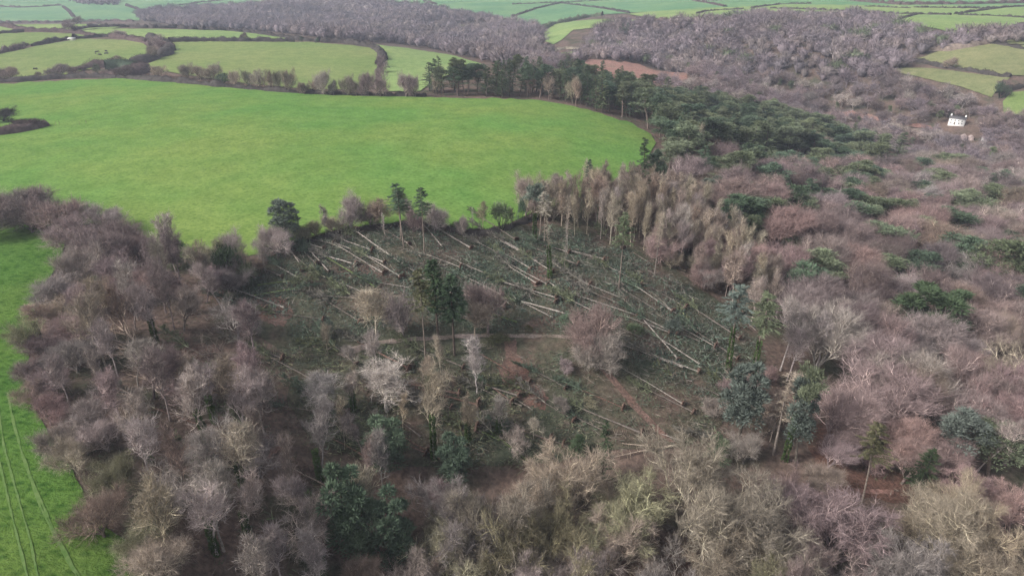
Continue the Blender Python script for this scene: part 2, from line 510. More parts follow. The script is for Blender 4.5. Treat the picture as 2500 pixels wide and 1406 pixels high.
def fir(seed, h=24, t0=0.12, whorls=90, spread=0.2, per=44, droop=-0.05, density=1.0, taper=0.8, ragged=0.2, trunk_r=0.013, blade=0.03, bw=0.0075, top=0.05):
    r = np.random.default_rng(seed)
    z = np.zeros(1)
    p0, r0 = grow(np.zeros((1, 3)) - [[0, 0, 0.4]], np.array([[0.0, 0, 1.0]]), z + h, z + h * trunk_r, z + h * 0.002, 10, 0.012, np.array([0, 0, 0.05]), r)
    tg_ = Geo(); cg = Geo()
    tg_.add(*tubes(p0, r0, 6))
    P, D, R, t = spawn(p0, r0, whorls, t0, 1.0, 84, 8, r, 0.05)
    u = (t - t0) / (1 - t0)
    prof = np.minimum((1 - u) ** taper, (u * 6 + 0.35)) + top * 0.5
    P1, R1 = grow(P, D, h * spread * prof * r.uniform(1 - ragged * 1.6, 1 + ragged, len(t)), R * 0.28 + 0.01, R * 0.05, 4, 0.07, np.array([0, 0, droop]), r)
    cg.add(*ribbons(P1, R1, r), 1)
    n = per
    B = len(P1)
    s = r.random((B, n)) ** 0.7 * 0.98 + 0.02
    keep = r.random((B, n)) < density
    f = s * 4; i = np.minimum(f.astype(int), 3); a = (f - i)[..., None]
    bi = np.arange(B)[:, None]
    Q = P1[bi, i] * (1 - a) + P1[bi, i + 1] * a
    T = unit(P1[bi, i + 1] - P1[bi, i])
    side = unit(np.cross(T, [0, 0, 1.0])) * r.choice([-1, 1], (B, n))[..., None]
    DD = T * 0.7 + side * r.uniform(0.2, 1.0, (B, n, 1)) + np.array([0, 0, 1.0]) * r.uniform(-0.45, 0.35, (B, n, 1))
    wl_ = h * blade * (1.25 - s * 0.6) * r.uniform(0.6, 1.5, (B, n))
    k = keep.ravel()
    cg.add(*blades(Q.reshape(-1, 3)[k], DD.reshape(-1, 3)[k], wl_.ravel()[k], h * bw, r), 0)
    return tg_.mesh('trunk', [M_BARK], True), cg.mesh('crown', [M_NEEDLE, M_BARK]), cg.tris()

def cypress(seed, h=20, lobes=14, per=420, width=0.2, z0=0.16):
    r = np.random.default_rng(seed)
    z = np.zeros(1)
    p0, r0 = grow(np.zeros((1, 3)) - [[0, 0, 0.4]], np.array([[0.0, 0, 1.0]]), z + h * 0.9, z + h * 0.018, z + h * 0.004, 6, 0.02, np.array([0, 0, 0.05]), r)
    tg_ = Geo(); cg = Geo()
    tg_.add(*tubes(p0, r0, 6))
    for i in range(lobes):
        u = i / (lobes - 1)
        an = i * 2.4 + r.uniform(-0.4, 0.4)
        prof = math.sin(math.pi * min(1, 0.22 + 0.78 * (1 - u) ** 0.85)) * 0.6 + 0.35 * (1 - u)
        rad = h * width * max(0.0, prof) * 0.75
        c = np.array([math.cos(an) * rad, math.sin(an) * rad, h * (z0 + (0.9 - z0) * u)])
        s = h * width * (0.75 - 0.4 * u) * r.uniform(0.75, 1.15)
        tufts(cg, c, s * 0.85, s * 1.15, per, h * 0.034, h * 0.012, r, 0, 0.25, 0.5)
    return tg_.mesh('trunk', [M_BARK], True), cg.mesh('crown', [M_NEEDLE]), cg.tris()

def bush(seed, h=3, n=900, leafy=True):
    r = np.random.default_rng(seed)
    cg = Geo(); tg_ = Geo()
    k = 7
    P = np.zeros((k, 3)) - [[0, 0, 0.2]]
    D = unit(np.stack([r.normal(0, 0.6, k), r.normal(0, 0.6, k), np.ones(k)], -1))
    p0, r0 = grow(P, D, np.full(k, h * 0.7), np.full(k, h * 0.03), np.full(k, h * 0.01), 4, 0.15, np.zeros(3), r)
    tg_.add(*tubes(p0, r0, 3))
    for q in p0[:, -1]:
        tufts(cg, q * [1, 1, 0.85], h * 0.36, h * 0.32, n // k, h * 0.1, h * (0.035 if leafy else 0.012), r, 0, 0.3, 0.3)
    tufts(cg, np.array([0, 0, h * 0.35]), h * 0.55, h * 0.4, n // 3, h * 0.1, h * (0.035 if leafy else 0.012), r, 0, 0.3, 0.5)
    return tg_.mesh('stem', [M_BARK]), cg.mesh('foliage', [M_NEEDLE]), cg.tris()

PROTO = {}
def reg(kind, h, items):
    ms = []
    for a, b, t in items:
        co = np.empty(len(b.vertices) * 3, np.float32); b.vertices.foreach_get('co', co)
        co = co.reshape(-1, 3)
        rad = np.percentile(np.hypot(co[:, 0] - np.median(co[:, 0]), co[:, 1] - np.median(co[:, 1])), 93)
        ms.append((a, b, float(np.percentile(co[:, 2], 99.5)), float(rad * 2)))
    PROTO[kind] = ms

reg('oak_tree', 16, [bare_tree(11 + i, h=16, trunk=0.34, limbs=9, lt0=0.5, lang=56, llen=0.52, k2=7, a2=46, k3=7, k4=5, k5=6, up=0.06, wig=0.17, thick=0.03, wig2=0.2) for i in range(4)])
reg('great_oak_tree', 20, [bare_tree(21 + i, h=20, trunk=0.28, limbs=10, lt0=0.45, lang=56, llen=0.5, k2=8, a2=46, k3=9, k4=8, k5=8, up=0.055, wig=0.2, thick=0.02, wig2=0.24, twl=0.042, tww=0.0014, rbw=1.35) for i in range(4)])
reg('beech_tree', 16, [bare_tree(31 + i, h=16, trunk=0.42, limbs=10, lt0=0.3, lang=40, llen=0.5, k2=7, a2=34, k3=7, k4=6, k5=6, up=0.13, lean=(0.05, 0.022), wig=0.08, wig2=0.12, thick=0.02, twl=0.085, tww=0.0021, rbw=2.3) for i in range(4)])
reg('ash_tree', 18, [bare_tree(51 + i, h=18, trunk=0.68 + 0.04 * (i % 3), limbs=11, lt0=0.42, lang=34, llen=0.27, k2=6, a2=38, k3=5, k4=4, k5=4, up=0.13, wig=0.14, thick=0.0105, twl=0.055, wig2=0.26) for i in range(6)])
reg('pole_tree', 18, [bare_tree(71 + i, h=18, trunk=0.8, limbs=13, lt0=0.3, lang=27, llen=0.25, k2=5, a2=28, k3=5, k4=3, k5=4, up=0.2, wig=0.08, thick=0.0072, twl=0.05, wig2=0.18) for i in range(4)])
reg('thorn_tree', 8, [bare_tree(91 + i, h=8, trunk=0.22, limbs=9, lt0=0.3, lang=52, llen=0.62, k2=7, a2=42, k3=7, k4=6, k5=6, up=0.09, wig=0.12, thick=0.03, twl=0.1, tww=0.003) for i in range(3)])
reg('hill_tree', 14, [bare_tree(111 + i, h=14, trunk=0.4, limbs=8, lt0=0.35, lang=50, llen=0.5, k2=5, a2=44, k3=5, k4=4, k5=4, up=0.06, wig=0.12, thick=0.022, twl=0.1, tww=0.008) for i in range(3)])
reg('pine_tree', 18, [pine(131 + i) for i in range(3)])
reg('tall_pine_tree', 22, [pine(141 + i, h=22, t0=0.68, limbs=11, spread=0.16) for i in range(2)])
reg('fir_tree', 22, [fir(151 + i) for i in range(3)])
reg('lanky_fir_tree', 26, [fir(161 + i, h=26, t0=0.6, whorls=80, spread=0.15, per=48, density=0.85, ragged=0.35, taper=0.5, trunk_r=0.011, droop=-0.07) for i in range(3)])
reg('dense_fir_tree', 24, [fir(171 + i, h=24, t0=0.45, whorls=110, spread=0.155, per=70, taper=0.55, ragged=0.15, trunk_r=0.012, bw=0.009) for i in range(2)])
reg('blue_spruce_tree', 20, [cypress(181 + i, lobes=18, per=330, width=0.19, z0=0.3) for i in range(3)])
reg('cypress_tree', 20, [cypress(191 + i) for i in range(3)])
reg('dead_fir_tree', 24, [fir(201 + i, h=24, t0=0.45, whorls=80, spread=0.07, per=10, ragged=0.6, taper=0.4, trunk_r=0.009, bw=0.003) for i in range(2)])
reg('shrub', 3, [bush(211 + i) for i in range(3)])

# ivy sleeve for clad trunks
def ivy_mesh(seed, h=9):
    r = np.random.default_rng(seed); g = Geo(); n = 900
    z = r.random(n) * h; a = r.random(n) * 6.283
    rad = 0.28 + 0.35 * np.abs(np.sin(z * 1.1 + a)) * (1 - z / h * 0.5)
    c = np.stack([np.cos(a) * rad, np.sin(a) * rad, z], -1)
    g.add(*blades(c, np.stack([np.cos(a), np.sin(a), 0.4 + 0 * a], -1) + r.normal(0, 0.4, (n, 3)), 0.42, 0.3, r))
    return g.mesh('ivy', [M_NEEDLE])
IVY = [ivy_mesh(5), ivy_mesh(6)]

TREES = []          # (root, kind word, base xyz, adjective, region name)
C_ = {'mauve': (0.155, 0.124, 0.12), 'pink': (0.178, 0.132, 0.126), 'grey': (0.185, 0.162, 0.15), 'khaki': (0.185, 0.162, 0.128), 'olive': (0.15, 0.143, 0.098), 'brown': (0.155, 0.124, 0.105),
      'pale': (0.21, 0.187, 0.174), 'dark': (0.115, 0.094, 0.092), 'pine': (0.094, 0.112, 0.068), 'fir': (0.06, 0.085, 0.056), 'green': (0.052, 0.072, 0.040), 'blue': (0.092, 0.110, 0.092), 'cyp': (0.070, 0.097, 0.064), 'plume': (0.06, 0.092, 0.052),
      'yellowgreen': (0.09, 0.09, 0.05)}
for k_ in C_:
    C_[k_] = tuple(v * (1.3 if k_ in ('pine', 'fir', 'green', 'blue', 'cyp', 'yellowgreen', 'plume') else 1.8) for v in C_[k_])
C_['hill'] = (0.235, 0.198, 0.208)
ADJ = {'hill': 'purple-grey bare', 'plume': 'dark green', 'mauve': 'mauve-brown bare', 'pink': 'pinkish bare', 'grey': 'grey bare', 'khaki': 'khaki lichened bare', 'olive': 'olive mossy bare', 'brown': 'brown bare', 'pale': 'pale silvery bare', 'dark': 'dark bare',
       'pine': 'grey-green', 'fir': 'dark green', 'green': 'bright dark-green', 'blue': 'blue-grey', 'cyp': 'mid-green', 'yellowgreen': 'yellowish green'}
WORD = {'great_oak_tree': ('oak_tree', 'broad gnarled tree', 'tree'), 'oak_tree': ('oak_tree', 'spreading tree', 'tree'), 'beech_tree': ('beech_tree', 'feathery tree', 'tree'), 'ash_tree': ('ash_tree', 'long-stemmed tree', 'tree'), 'pole_tree': ('pole_tree', 'pole-thin tree', 'tree'),
        'thorn_tree': ('thorn_tree', 'low bushy tree', 'tree'), 'hill_tree': ('hillside_tree', 'rounded tree', 'tree'), 'pine_tree': ('pine_tree', 'flat-topped pine', 'pine'), 'tall_pine_tree': ('pine_tree', 'tall pine', 'pine'),
        'fir_tree': ('fir_tree', 'conical fir', 'fir'), 'lanky_fir_tree': ('fir_tree', 'gaunt thin-topped fir', 'fir'), 'dense_fir_tree': ('fir_tree', 'dense plume-topped fir', 'fir'), 'blue_spruce_tree': ('spruce_tree', 'shaggy spruce', 'spruce'),
        'cypress_tree': ('cypress_tree', 'billowing cypress', 'cypress'), 'dead_fir_tree': ('dead_tree', 'dead stripped conifer pole', 'dead tree'), 'shrub': ('shrub', 'shrub', 'shrub')}
BARKC = {'pine_tree': (0.13, 0.1, 0.085), 'tall_pine_tree': (0.13, 0.1, 0.085), 'fir_tree': (0.11, 0.095, 0.08), 'dense_fir_tree': (0.12, 0.095, 0.08), 'lanky_fir_tree': (0.2, 0.165, 0.14), 'dead_fir_tree': (0.2, 0.17, 0.15), 'cypress_tree': (0.1, 0.08, 0.065), 'blue_spruce_tree': (0.11, 0.095, 0.08)}

def plant(kind, P, h, w=None, tint='mauve', region='', label=None, ivy=False, var=None, lean=None, extra=''):
    i = random.randrange(len(PROTO[kind])) if var is None else var % len(PROTO[kind])
    tm, cm, ph, pw = PROTO[kind][i]
    sz = h / ph
    sx = (w / pw) if w else sz * random.uniform(0.9, 1.15)
    c = np.array(C_[tint]) * random.uniform(0.76, 1.24) * np.array([random.uniform(0.96, 1.05), 1, random.uniform(0.95, 1.06)])
    name = WORD[kind][0]
    root = link(name, None, loc=P)
    root.empty_display_size = 0.5
    root.rotation_euler = (random.gauss(0, 0.03) if lean is None else lean[0], random.gauss(0, 0.03) if lean is None else lean[1], random.uniform(-0.5, 0.5) if kind in ('beech_tree',) else random.uniform(0, 6.28))
    root.scale = (sx, sx, sz)
    bc = BARKC.get(kind)
    bc = np.array(bc) * random.uniform(0.8, 1.2) if bc else c * (1.05 if kind in ('ash_tree', 'pole_tree') else 0.5 if kind == 'beech_tree' else 0.65)
    link('stem' if kind == 'shrub' else 'trunk', tm, root, color=bc)
    link('foliage' if kind == 'shrub' else 'crown', cm, root, color=c)
    if ivy:
        io = link('ivy', IVY[i % 2], root, color=np.array((0.055, 0.085, 0.03)) * random.uniform(0.8, 1.4))
        io.scale = (1 / sx, 1 / sx, h * 0.5 / 9 / sz)
    root['category'] = WORD[kind][2]
    TREES.append([root, WORD[kind][1], np.array(P), ADJ[tint], region, label, ivy])
    return root

def by_base(kind, bx, by, ty, wpx=None, **kw):
    """stand a tree with its foot at (bx, by) reaching up to row ty"""
    P = gp(bx, by)
    v = -(ty - 703) / FPX
    q = P - C0
    h = (v * (q @ FW) - q @ UP) / (CP + v * SP)
    w = None
    if wpx:
        w = wpx * (q @ FW - h * 0.6 * SP) / FPX
    return plant(kind, P, h, w, **kw)

def by_crown(kind, cx, cy, wpx, ratio=1.0, frac=0.6, **kw):
    """stand a tree whose crown centre is at (cx, cy); ratio = height / width"""
    by = cy + wpx * 0.4
    for _ in range(6):
        P = gp(cx, by)
        d = (P - C0) @ FW
        h = wpx * d / FPX * ratio
        py = project(P + [0, 0, h * frac])[1]
        by += cy - py
    return plant(kind, P, h, wpx * (d - h * frac * SP) / FPX, **kw)

def scatter(poly, spacing, jitter=0.42, seed=1, avoid=None):
    """points inside a polygon given in photograph pixels, spaced evenly over the ground"""
    W = wpoly(poly, 25)[:, :2]
    r = np.random.default_rng(seed)
    x0, y0 = W.min(0); x1, y1 = W.max(0)
    X, Y = np.meshgrid(np.arange(x0, x1, spacing), np.arange(y0, y1, spacing * 0.9))
    X = X + (np.arange(X.shape[0])[:, None] % 2) * spacing / 2
    X = X + r.uniform(-jitter, jitter, X.shape) * spacing; Y = Y + r.uniform(-jitter, jitter, Y.shape) * spacing
    X = X.ravel(); Y = Y.ravel()
    k = inpoly(X, Y, W)
    if avoid is not None:
        for a in avoid:
            k &= ~inpoly(X, Y, wpoly(a, 25)[:, :2])
    X, Y = X[k], Y[k]
    o = r.permutation(len(X))
    return np.stack([X[o], Y[o], zt(X[o], Y[o])], -1)

exec_after = []

# ------------------------------------------------------------------ the ground
def build_ground():
    X = np.exp(LG) * np.sin(TG); Y = np.exp(LG) * np.cos(TG)
    V = np.stack([X, Y, GZ], -1).reshape(-1, 3)
    i = np.arange(NT - 1)[:, None] * NL; j = np.arange(NL - 1)[None, :]
    F = np.stack([i + j, i + NL + j, i + NL + j + 1, i + j + 1], -1).reshape(-1, 4)[:, ::-1]
    g = Geo(); g.add(V, F)
    nb = 24                                                       # behind the camera
    th = np.linspace(T1, T0 + 2 * math.pi, nb); f = np.linspace(0, 1, nb)[:, None]
    zb = GZ[-1][None] * (1 - f) + GZ[0][None] * f
    r_ = np.exp(lg)[None]
    V = np.stack([r_ * np.sin(th)[:, None], r_ * np.cos(th)[:, None], zb], -1).reshape(-1, 3)
    i = np.arange(nb - 1)[:, None] * NL
    g.add(V, np.stack([i + j, i + NL + j, i + NL + j + 1, i + j + 1], -1).reshape(-1, 4)[:, ::-1])
    ring = np.concatenate([np.arange(NT) * NL, NT * NL + np.arange(1, nb - 1) * NL])
    g.n += 0
    c = g.n
    g.add([[0, 0, float(GZ[:, 0].mean())]], np.zeros((0, 3), int))
    g.G[-1] = (np.stack([np.full(len(ring), c), np.roll(ring, -1), ring], -1), 0)
    me = g.mesh('ground', [M_FLOOR], True)
    link('ground', me, kind='structure', label='brown leaf-strewn woodland floor rolling down into the valley')
build_ground()

def sheet(name, poly, m, label, off=0.12, step=16, jit=1.2, kind='structure', cat=None, world=None):
    Wb = wpoly(poly, step, True, jit) if world is None else np.asarray(world)
    b = Wb[:, :2]
    tb = np.arctan2(b[:, 0], b[:, 1]); lb = np.log(np.hypot(b[:, 0], b[:, 1]))
    it = np.arange(max(0, np.searchsorted(tg, tb.min())), min(NT, np.searchsorted(tg, tb.max())), 2)
    il = np.arange(max(0, np.searchsorted(lg, lb.min())), min(NL, np.searchsorted(lg, lb.max())), 2)
    A_, B_ = np.meshgrid(tg[it], lg[il], indexing='ij')
    X = (np.exp(B_) * np.sin(A_)).ravel(); Y = (np.exp(B_) * np.cos(A_)).ravel()
    k = inpoly(X, Y, b)
    pts = np.concatenate([b, np.stack([X[k], Y[k]], -1)])
    n = len(b)
    o = np.array([pts.mean(0)])
    vs, es, fs, *_ = delaunay_2d_cdt([Vector(p) for p in (pts - o)], [], [list(range(n))], 1, 1e-4)
    v = np.array([(p.x, p.y) for p in vs]) + o
    rr = np.hypot(v[:, 0], v[:, 1])
    V = np.column_stack([v, zt(v[:, 0], v[:, 1]) + off + rr * 0.0006])
    F = np.array([f for f in fs if len(f) == 3])
    a, b2, c2 = V[F[:, 0]], V[F[:, 1]], V[F[:, 2]]
    fl = np.cross(b2 - a, c2 - a)[:, 2] < 0
    F[fl] = F[fl][:, ::-1]
    me = mk_mesh(name, V, [(F, 0)], [m], True)
    return link(name, me, kind=kind, label=label, cat=cat)

def half(pts, ox=0, oy=0):
    return [(ox + x / 2, oy + y / 2) for x, y in pts]

# the big meadow and the pasture at its side
BIG = [(-500,205),(0,208),(120,200),(300,192),(460,205),(560,215),(700,228),(800,234),(1000,238),(1200,242),(1330,248),(1400,262),(1480,283),(1545,305),(1590,330),(1600,350),(1580,390),(1520,430),(1450,470),(1350,505),
       (1300,520),(1240,548),(1190,560),(1130,562),(1080,548),(1000,540),(900,552),(850,556),(760,578),(690,610),(600,628),(520,640),(450,632),(400,620),(350,600),(300,570),(230,545),(150,560),(80,545),(0,525),(-500,480)]
sheet('meadow', BIG, M_GRASS, 'bright green meadow sweeping round behind the windblown wood')
LOW = [(-700,490),(0,532),(90,560),(160,590),(150,640),(105,700),(85,780),(72,860),(66,930),(85,1000),(120,1060),(180,1150),(215,1230),(260,1290),(330,1330),(350,1400),(400,1500),(420,1700),(-1500,1700)]
sheet('pasture', LOW, M_GRASS_NEAR, 'tussocky vivid green pasture crossed by tractor tramlines')
FIELDS = [
 ('far hill pastures', [(-500,-72),(3000,-72),(3000,14),(2500,20),(1900,14),(1750,22),(1600,30),(1530,34),(1440,40),(1310,64),(1200,40),(1060,38),(1000,22),(850,4),(700,8),(560,14),(430,24),(345,34),(340,52),(0,56),(-500,56)], M_GRASS_FAR),
 ('cattle field below the white shed', half([(-300,290),(0,270),(180,230),(400,195),(600,200),(700,215),(730,240),(720,270),(690,300),(620,315),(560,320),(400,350),(300,375),(0,395),(-300,400)]), M_GRASS_MID),
 ('small field above the shed hedge', half([(-300,175),(0,170),(180,163),(400,172),(420,182),(340,190),(200,205),(100,235),(0,262),(-300,285)]), M_GRASS_MID),
 ('sliver of field at the skyline hedge', half([(-200,130),(0,135),(60,146),(100,157),(0,166),(-200,170)]), M_GRASS_PALE),
 ('thin pale field strip under the lone trees', half([(20,125),(400,122),(650,128),(560,140),(430,146),(400,152),(300,150),(100,142)]), M_GRASS_PALE),
 ('long pale field on the hill crest', half([(370,155),(500,145),(800,147),(1100,155),(1300,170),(1450,197),(1200,203),(1000,203),(830,205),(740,192),(600,185),(480,170)]), M_GRASS_PALE),
 ('broad field between two thorn hedges', half([(830,212),(1000,208),(1500,210),(1700,225),(1820,240),(1850,270),(1850,300),(1840,340),(1830,420),(1700,440),(1500,440),(1100,400),(850,360),(690,335),(760,300),(830,270),(850,240)]), M_GRASS_MID),
 ('bright field rounding off to the valley', half([(1825,222),(1950,235),(2200,272),(2350,315),(2250,345),(2120,400),(2050,450),(1900,450),(1850,400),(1880,300)]), M_GRASS_PALE),
 ('domed field among the valley woods', half([(90,165),(200,120),(380,100),(520,98),(700,100),(720,112),(500,130),(300,150),(240,200),(200,222)], 1250), M_GRASS_PALE),
 ('tiny light field under the gorse', half([(140,310),(160,285),(220,265),(340,250),(330,290),(250,320)], 1250), M_GRASS_PALE),
 ('upland strip above the wooded hill', half([(560,72),(900,42),(1100,36),(1300,27),(2600,32),(2600,98),(2480,115),(2400,140),(2200,180),(2050,140),(1900,115),(1500,85),(1200,110),(1000,125),(820,120),(700,95)], 1250), M_GRASS_PALE),
 ('rough sloping field with a lone bush', half([(1985,290),(2100,250),(2340,220),(2700,235),(2700,380),(2400,372),(2250,350),(2100,332),(1970,300)], 1250), M_GRASS_DULL),
 ('rough field running down to the wood', half([(1820,350),(1900,335),(2050,338),(2350,377),(2430,385),(2370,440),(2340,480),(2200,430),(1950,372)], 1250), M_GRASS_DULL),
 ('green field corner above the cottage', half([(2395,500),(2440,455),(2700,430),(2700,580),(2450,570),(2400,560)], 1250), M_GRASS_MID),
 ('narrow field under the hedge oaks', half([(2340,212),(2430,165),(2700,155),(2700,238),(2400,216)], 1250), M_GRASS_DULL),
 ('pale meadow deep in the valley', half([(1780,175),(1830,163),(1900,168),(1960,182),(2070,195),(2060,205),(1950,203)]), M_GRASS_PALE),
 ('light meadow beside the valley wood', half([(2010,150),(2100,143),(2210,155),(2200,168),(2080,163)]), M_GRASS_PALE),
 ('straw-coloured field in the valley', half([(2190,125),(2370,122),(2380,145),(2200,148)]), M_GRASS_DULL),
]
for lab, poly, m in FIELDS:
    sheet('field', poly, m, lab, step=10, jit=0.4, off=0.3)
sheet('bracken_slope', half([(305,330),(380,290),(450,300),(600,310),(700,350),(850,360),(860,400),(820,420),(700,410),(600,400),(450,370)], 1250), M_BRACKEN, 'red-brown bracken slope below the wooded hill', step=8)
sheet('valley_track', [(2020,284),(2080,288),(2130,296),(2180,308),(2230,314),(2285,322),(2285,330),(2230,326),(2160,318),(2110,302),(2060,294),(2020,290)], M_PATH, 'pale curving track across the valley floor', step=10, off=0.3)
sheet('valley_bracken', [(2000,276),(2080,274),(2130,283),(2190,298),(2270,308),(2285,320),(2200,308),(2130,294),(2060,286)], M_BRACKEN, 'reddish bracken verge above the valley track', step=10, off=0.25)
# the windblown clearing
CLEARING = [(690,600),(760,585),(850,562),(930,552),(1010,548),(1090,560),(1180,572),(1260,552),(1330,545),(1400,560),(1520,600),(1620,640),(1760,740),(1850,820),(1870,880),(1800,960),(1760,1040),(1680,1090),(1480,1100),(1350,1130),(1150,1140),(950,1140),(760,1080),
            (700,980),(720,880),(600,800),(540,740),(560,690),(640,660)]
sheet('clearing_floor', CLEARING, M_CLEAR, 'dark littered floor of the windblown clearing', off=0.06)
sheet('woodland_path', [(826,866),(850,852),(885,841),(930,833),(990,827),(1050,822),(1120,818),(1200,816),(1290,817),(1360,819),(1425,823),(1425,829),(1360,827),(1290,826),(1200,825),(1120,828),(1050,832),(990,836),(930,845),(890,855),(862,866),(840,876)], M_PATH, 'pale muddy path along the top of the bank', step=12, jit=0.8, off=0.18)
sheet('slope_path', [(1455,885),(1490,908),(1540,968),(1590,1025),(1640,1072),(1660,1088),(1630,1080),(1585,1042),(1535,988),(1490,932),(1460,900)], M_EARTH, 'mossy brown track slanting down the clearing', step=14, jit=1.2, off=0.18)
SCARS = [[(1228,832),(1258,830),(1262,865),(1275,880),(1300,930),(1340,975),(1325,1000),(1280,990),(1235,950),(1215,900),(1235,870)], [(610,735),(690,725),(720,765),(690,800),(620,780)],
         [(860,650),(900,645),(920,665),(890,680),(862,672)], [(1285,655),(1325,652),(1345,690),(1310,700),(1280,680)], [(1570,842),(1592,840),(1595,856),(1575,858)], [(430,850),(520,840),(560,880),(480,900)], [(560,1080),(650,1060),(700,1090),(640,1130),(570,1120)]]
for i, s in enumerate(SCARS):
    sheet('bare_earth', s, M_EARTH, ['red soil scar running down from the path', 'red earth torn open near the outer wood', 'torn red soil under the upper root plates',
          'red soil hollow behind the middle root plates', 'small orange earth patch beside crossed trunks', 'brown bare ground under the grey ash wood', 'bare brown bank inside the lower wood'][i], step=6, jit=3.0, off=0.14)
LITTER = [[(1960,1060),(2010,1030),(2090,1060),(2120,1120),(2200,1160),(2260,1190),(2240,1240),(2120,1215),(2000,1220),(1960,1180),(1990,1130)], [(55,880),(95,870),(110,930),(100,1000),(70,990)], [(1480,1370),(1700,1350),(1800,1420),(1480,1450)]]
for i, s in enumerate(LITTER):
    sheet('leaf_litter', s, M_LITTER, ['orange-red beech litter around the lone firs', 'red-brown fallen leaves along the pasture edge', 'pinkish litter under the great khaki oaks'][i], step=12, jit=2, off=0.1)
sheet('level_track', [(1960,1200),(2030,1197),(2100,1194),(2180,1198),(2180,1208),(2100,1206),(2030,1210),(1960,1214)], M_BRACKEN, 'narrow level track past the lone firs', step=12, off=0.2)
M_TRAM, nt_, out_ = new_mat('worn_grass')
b_ = N(nt_, 'ShaderNodeBsdfDiffuse'); g_ = N(nt_, 'ShaderNodeNewGeometry')
nt_.links.new(ramp(nt_, noise(nt_, 0.8, 5.0, g_.outputs['Position'], 0.7), [(0.35, (0.07, 0.14, 0.032)), (0.6, (0.125, 0.185, 0.065))]), b_.inputs[0]); nt_.links.new(b_.outputs[0], out_.inputs[0])
def strip(name, line, width, m, label):
    W = wpoly(line, 12, False)
    d = np.gradient(W[:, :2], axis=0); d /= np.linalg.norm(d, axis=1, keepdims=True)
    nrm = np.stack([-d[:, 1], d[:, 0]], -1)
    w = width * rng.uniform(0.4, 1.3, (len(W), 1))
    a = W[:, :2] + nrm * w; b = W[:, :2] - nrm * w
    v = np.concatenate([a, b]); V = np.column_stack([v, zt(v[:, 0], v[:, 1]) + 0.27])
    n = len(W); i = np.arange(n - 1)
    link(name, mk_mesh(name, V, [(np.stack([i, i + n, i + n + 1, i + 1], -1)[:, ::-1], 0)], [m]), kind='structure', label=label)
for ln, lb in (([(20,960),(32,1030),(60,1130),(100,1240),(160,1360),(230,1480)], 'outer tramline of the pair nearest the wood'), ([(30,1010),(52,1100),(90,1200),(130,1290),(180,1385),(240,1480)], 'inner tramline of the pair nearest the wood'),
               ([(-5,985),(10,1090),(40,1200),(75,1320),(95,1420)], 'faint tramline further out in the pasture'), ([(0,1130),(25,1240),(50,1340),(70,1420)], 'faintest tramline by the photo edge')):
    strip('tramline', ln, 0.17, M_TRAM, lb)

# ------------------------------------------------------------------ landmark trees, placed one by one
B = by_base; K = by_crown
# trio in the clearing
B('lanky_fir_tree', 1040, 893, 660, 60, tint='yellowgreen', label='brown thinning fir, outermost of the tall trio below the path', var=0)
B('dense_fir_tree', 1070, 838, 632, 64, tint='plume', label='rear dark fir of the tall trio in the clearing')
B('dense_fir_tree', 1110, 868, 674, 68, tint='plume', label='front dark plume-topped fir of the tall trio', var=1)
K('thorn_tree', 1448, 795, 130, 1.05, frac=0.66, tint='pink', label='round pink-crowned bare tree below the end of the path')
K('thorn_tree', 1455, 850, 110, 0.9, frac=0.6, tint='grey', label='tangled grey bare tree under the pink-crowned one')
B('blue_spruce_tree', 706, 603, 487, 68, tint='blue', label='shaggy blue-grey spruce alone on the meadow edge')
B('lanky_fir_tree', 986, 606, 448, 46, tint='fir', label='taller dark-topped fir of the pair on the meadow edge')
B('lanky_fir_tree', 978, 590, 470, 46, tint='pine', label='gaunt grey fir close behind the dark-topped one')
B('lanky_fir_tree', 1036, 622, 458, 44, tint='fir', label='slender fir with tiered top beside the dark-topped pair')
B('dead_fir_tree', 941, 586, 520, 14, tint='pale', label='bare pale pole left of the meadow-edge firs')
B('fir_tree', 1428, 520, 388, 36, tint='fir', label='small fir standing proud of the pole-wood crowns')
B('fir_tree', 1566, 500, 337, 62, tint='green', label='big dark green fir at the meadow corner')
B('pine_tree', 1598, 505, 372, 48, tint='fir', label='dark pine close against the big corner fir')
B('tall_pine_tree', 1306, 590, 452, 50, tint='blue', ivy=True, label='tall grey-green ivy-footed pine nearest the earth bank')
B('lanky_fir_tree', 1318, 575, 440, 36, tint='khaki', label='thin-topped fir just behind the ivy-footed pine')
B('lanky_fir_tree', 1329, 603, 470, 34, tint='khaki', label='slim fir just below the ivy-footed pine')
B('dead_fir_tree', 1343, 680, 520, 18, tint='khaki', ivy=True, label='ivy-green dead pole standing in the middle of the trunks')
B('dead_fir_tree', 1377, 672, 540, 16, tint='grey', label='bare grey pole right beside the ivied dead pole')
B('dead_fir_tree', 1384, 630, 495, 16, tint='khaki', label='tall bare pole in front of the pole wood')
B('lanky_fir_tree', 1510, 712, 520, 50, tint='pine', label='pale-stemmed fir alone among the upper trunks')
B('dead_fir_tree', 1598, 672, 520, 26, tint='khaki', label='bare conifer pole at the foot of the brown thicket')
B('lanky_fir_tree', 1778, 902, 688, 78, tint='blue', ivy=True, label='tall grey-green fir with tiered top over the brash', var=1)
B('lanky_fir_tree', 1835, 935, 716, 74, tint='pine', ivy=True, label='tall ivy-clad fir beside the tiered-top one', var=2)
B('blue_spruce_tree', 1800, 1090, 895, 96, tint='blue', label='large blue-green spruce at the foot of the clearing')
B('tall_pine_tree', 1915, 1125, 890, 70, tint='pine', ivy=True, label='thin ivy-stemmed pine below the brash')
B('dead_fir_tree', 1888, 1110, 915, 60, tint='khaki', label='bleached gaunt fir behind the ivy-stemmed pine')
B('blue_spruce_tree', 1942, 1130, 925, 66, tint='blue', label='grey-blue spruce in front of the ivy-stemmed pine')
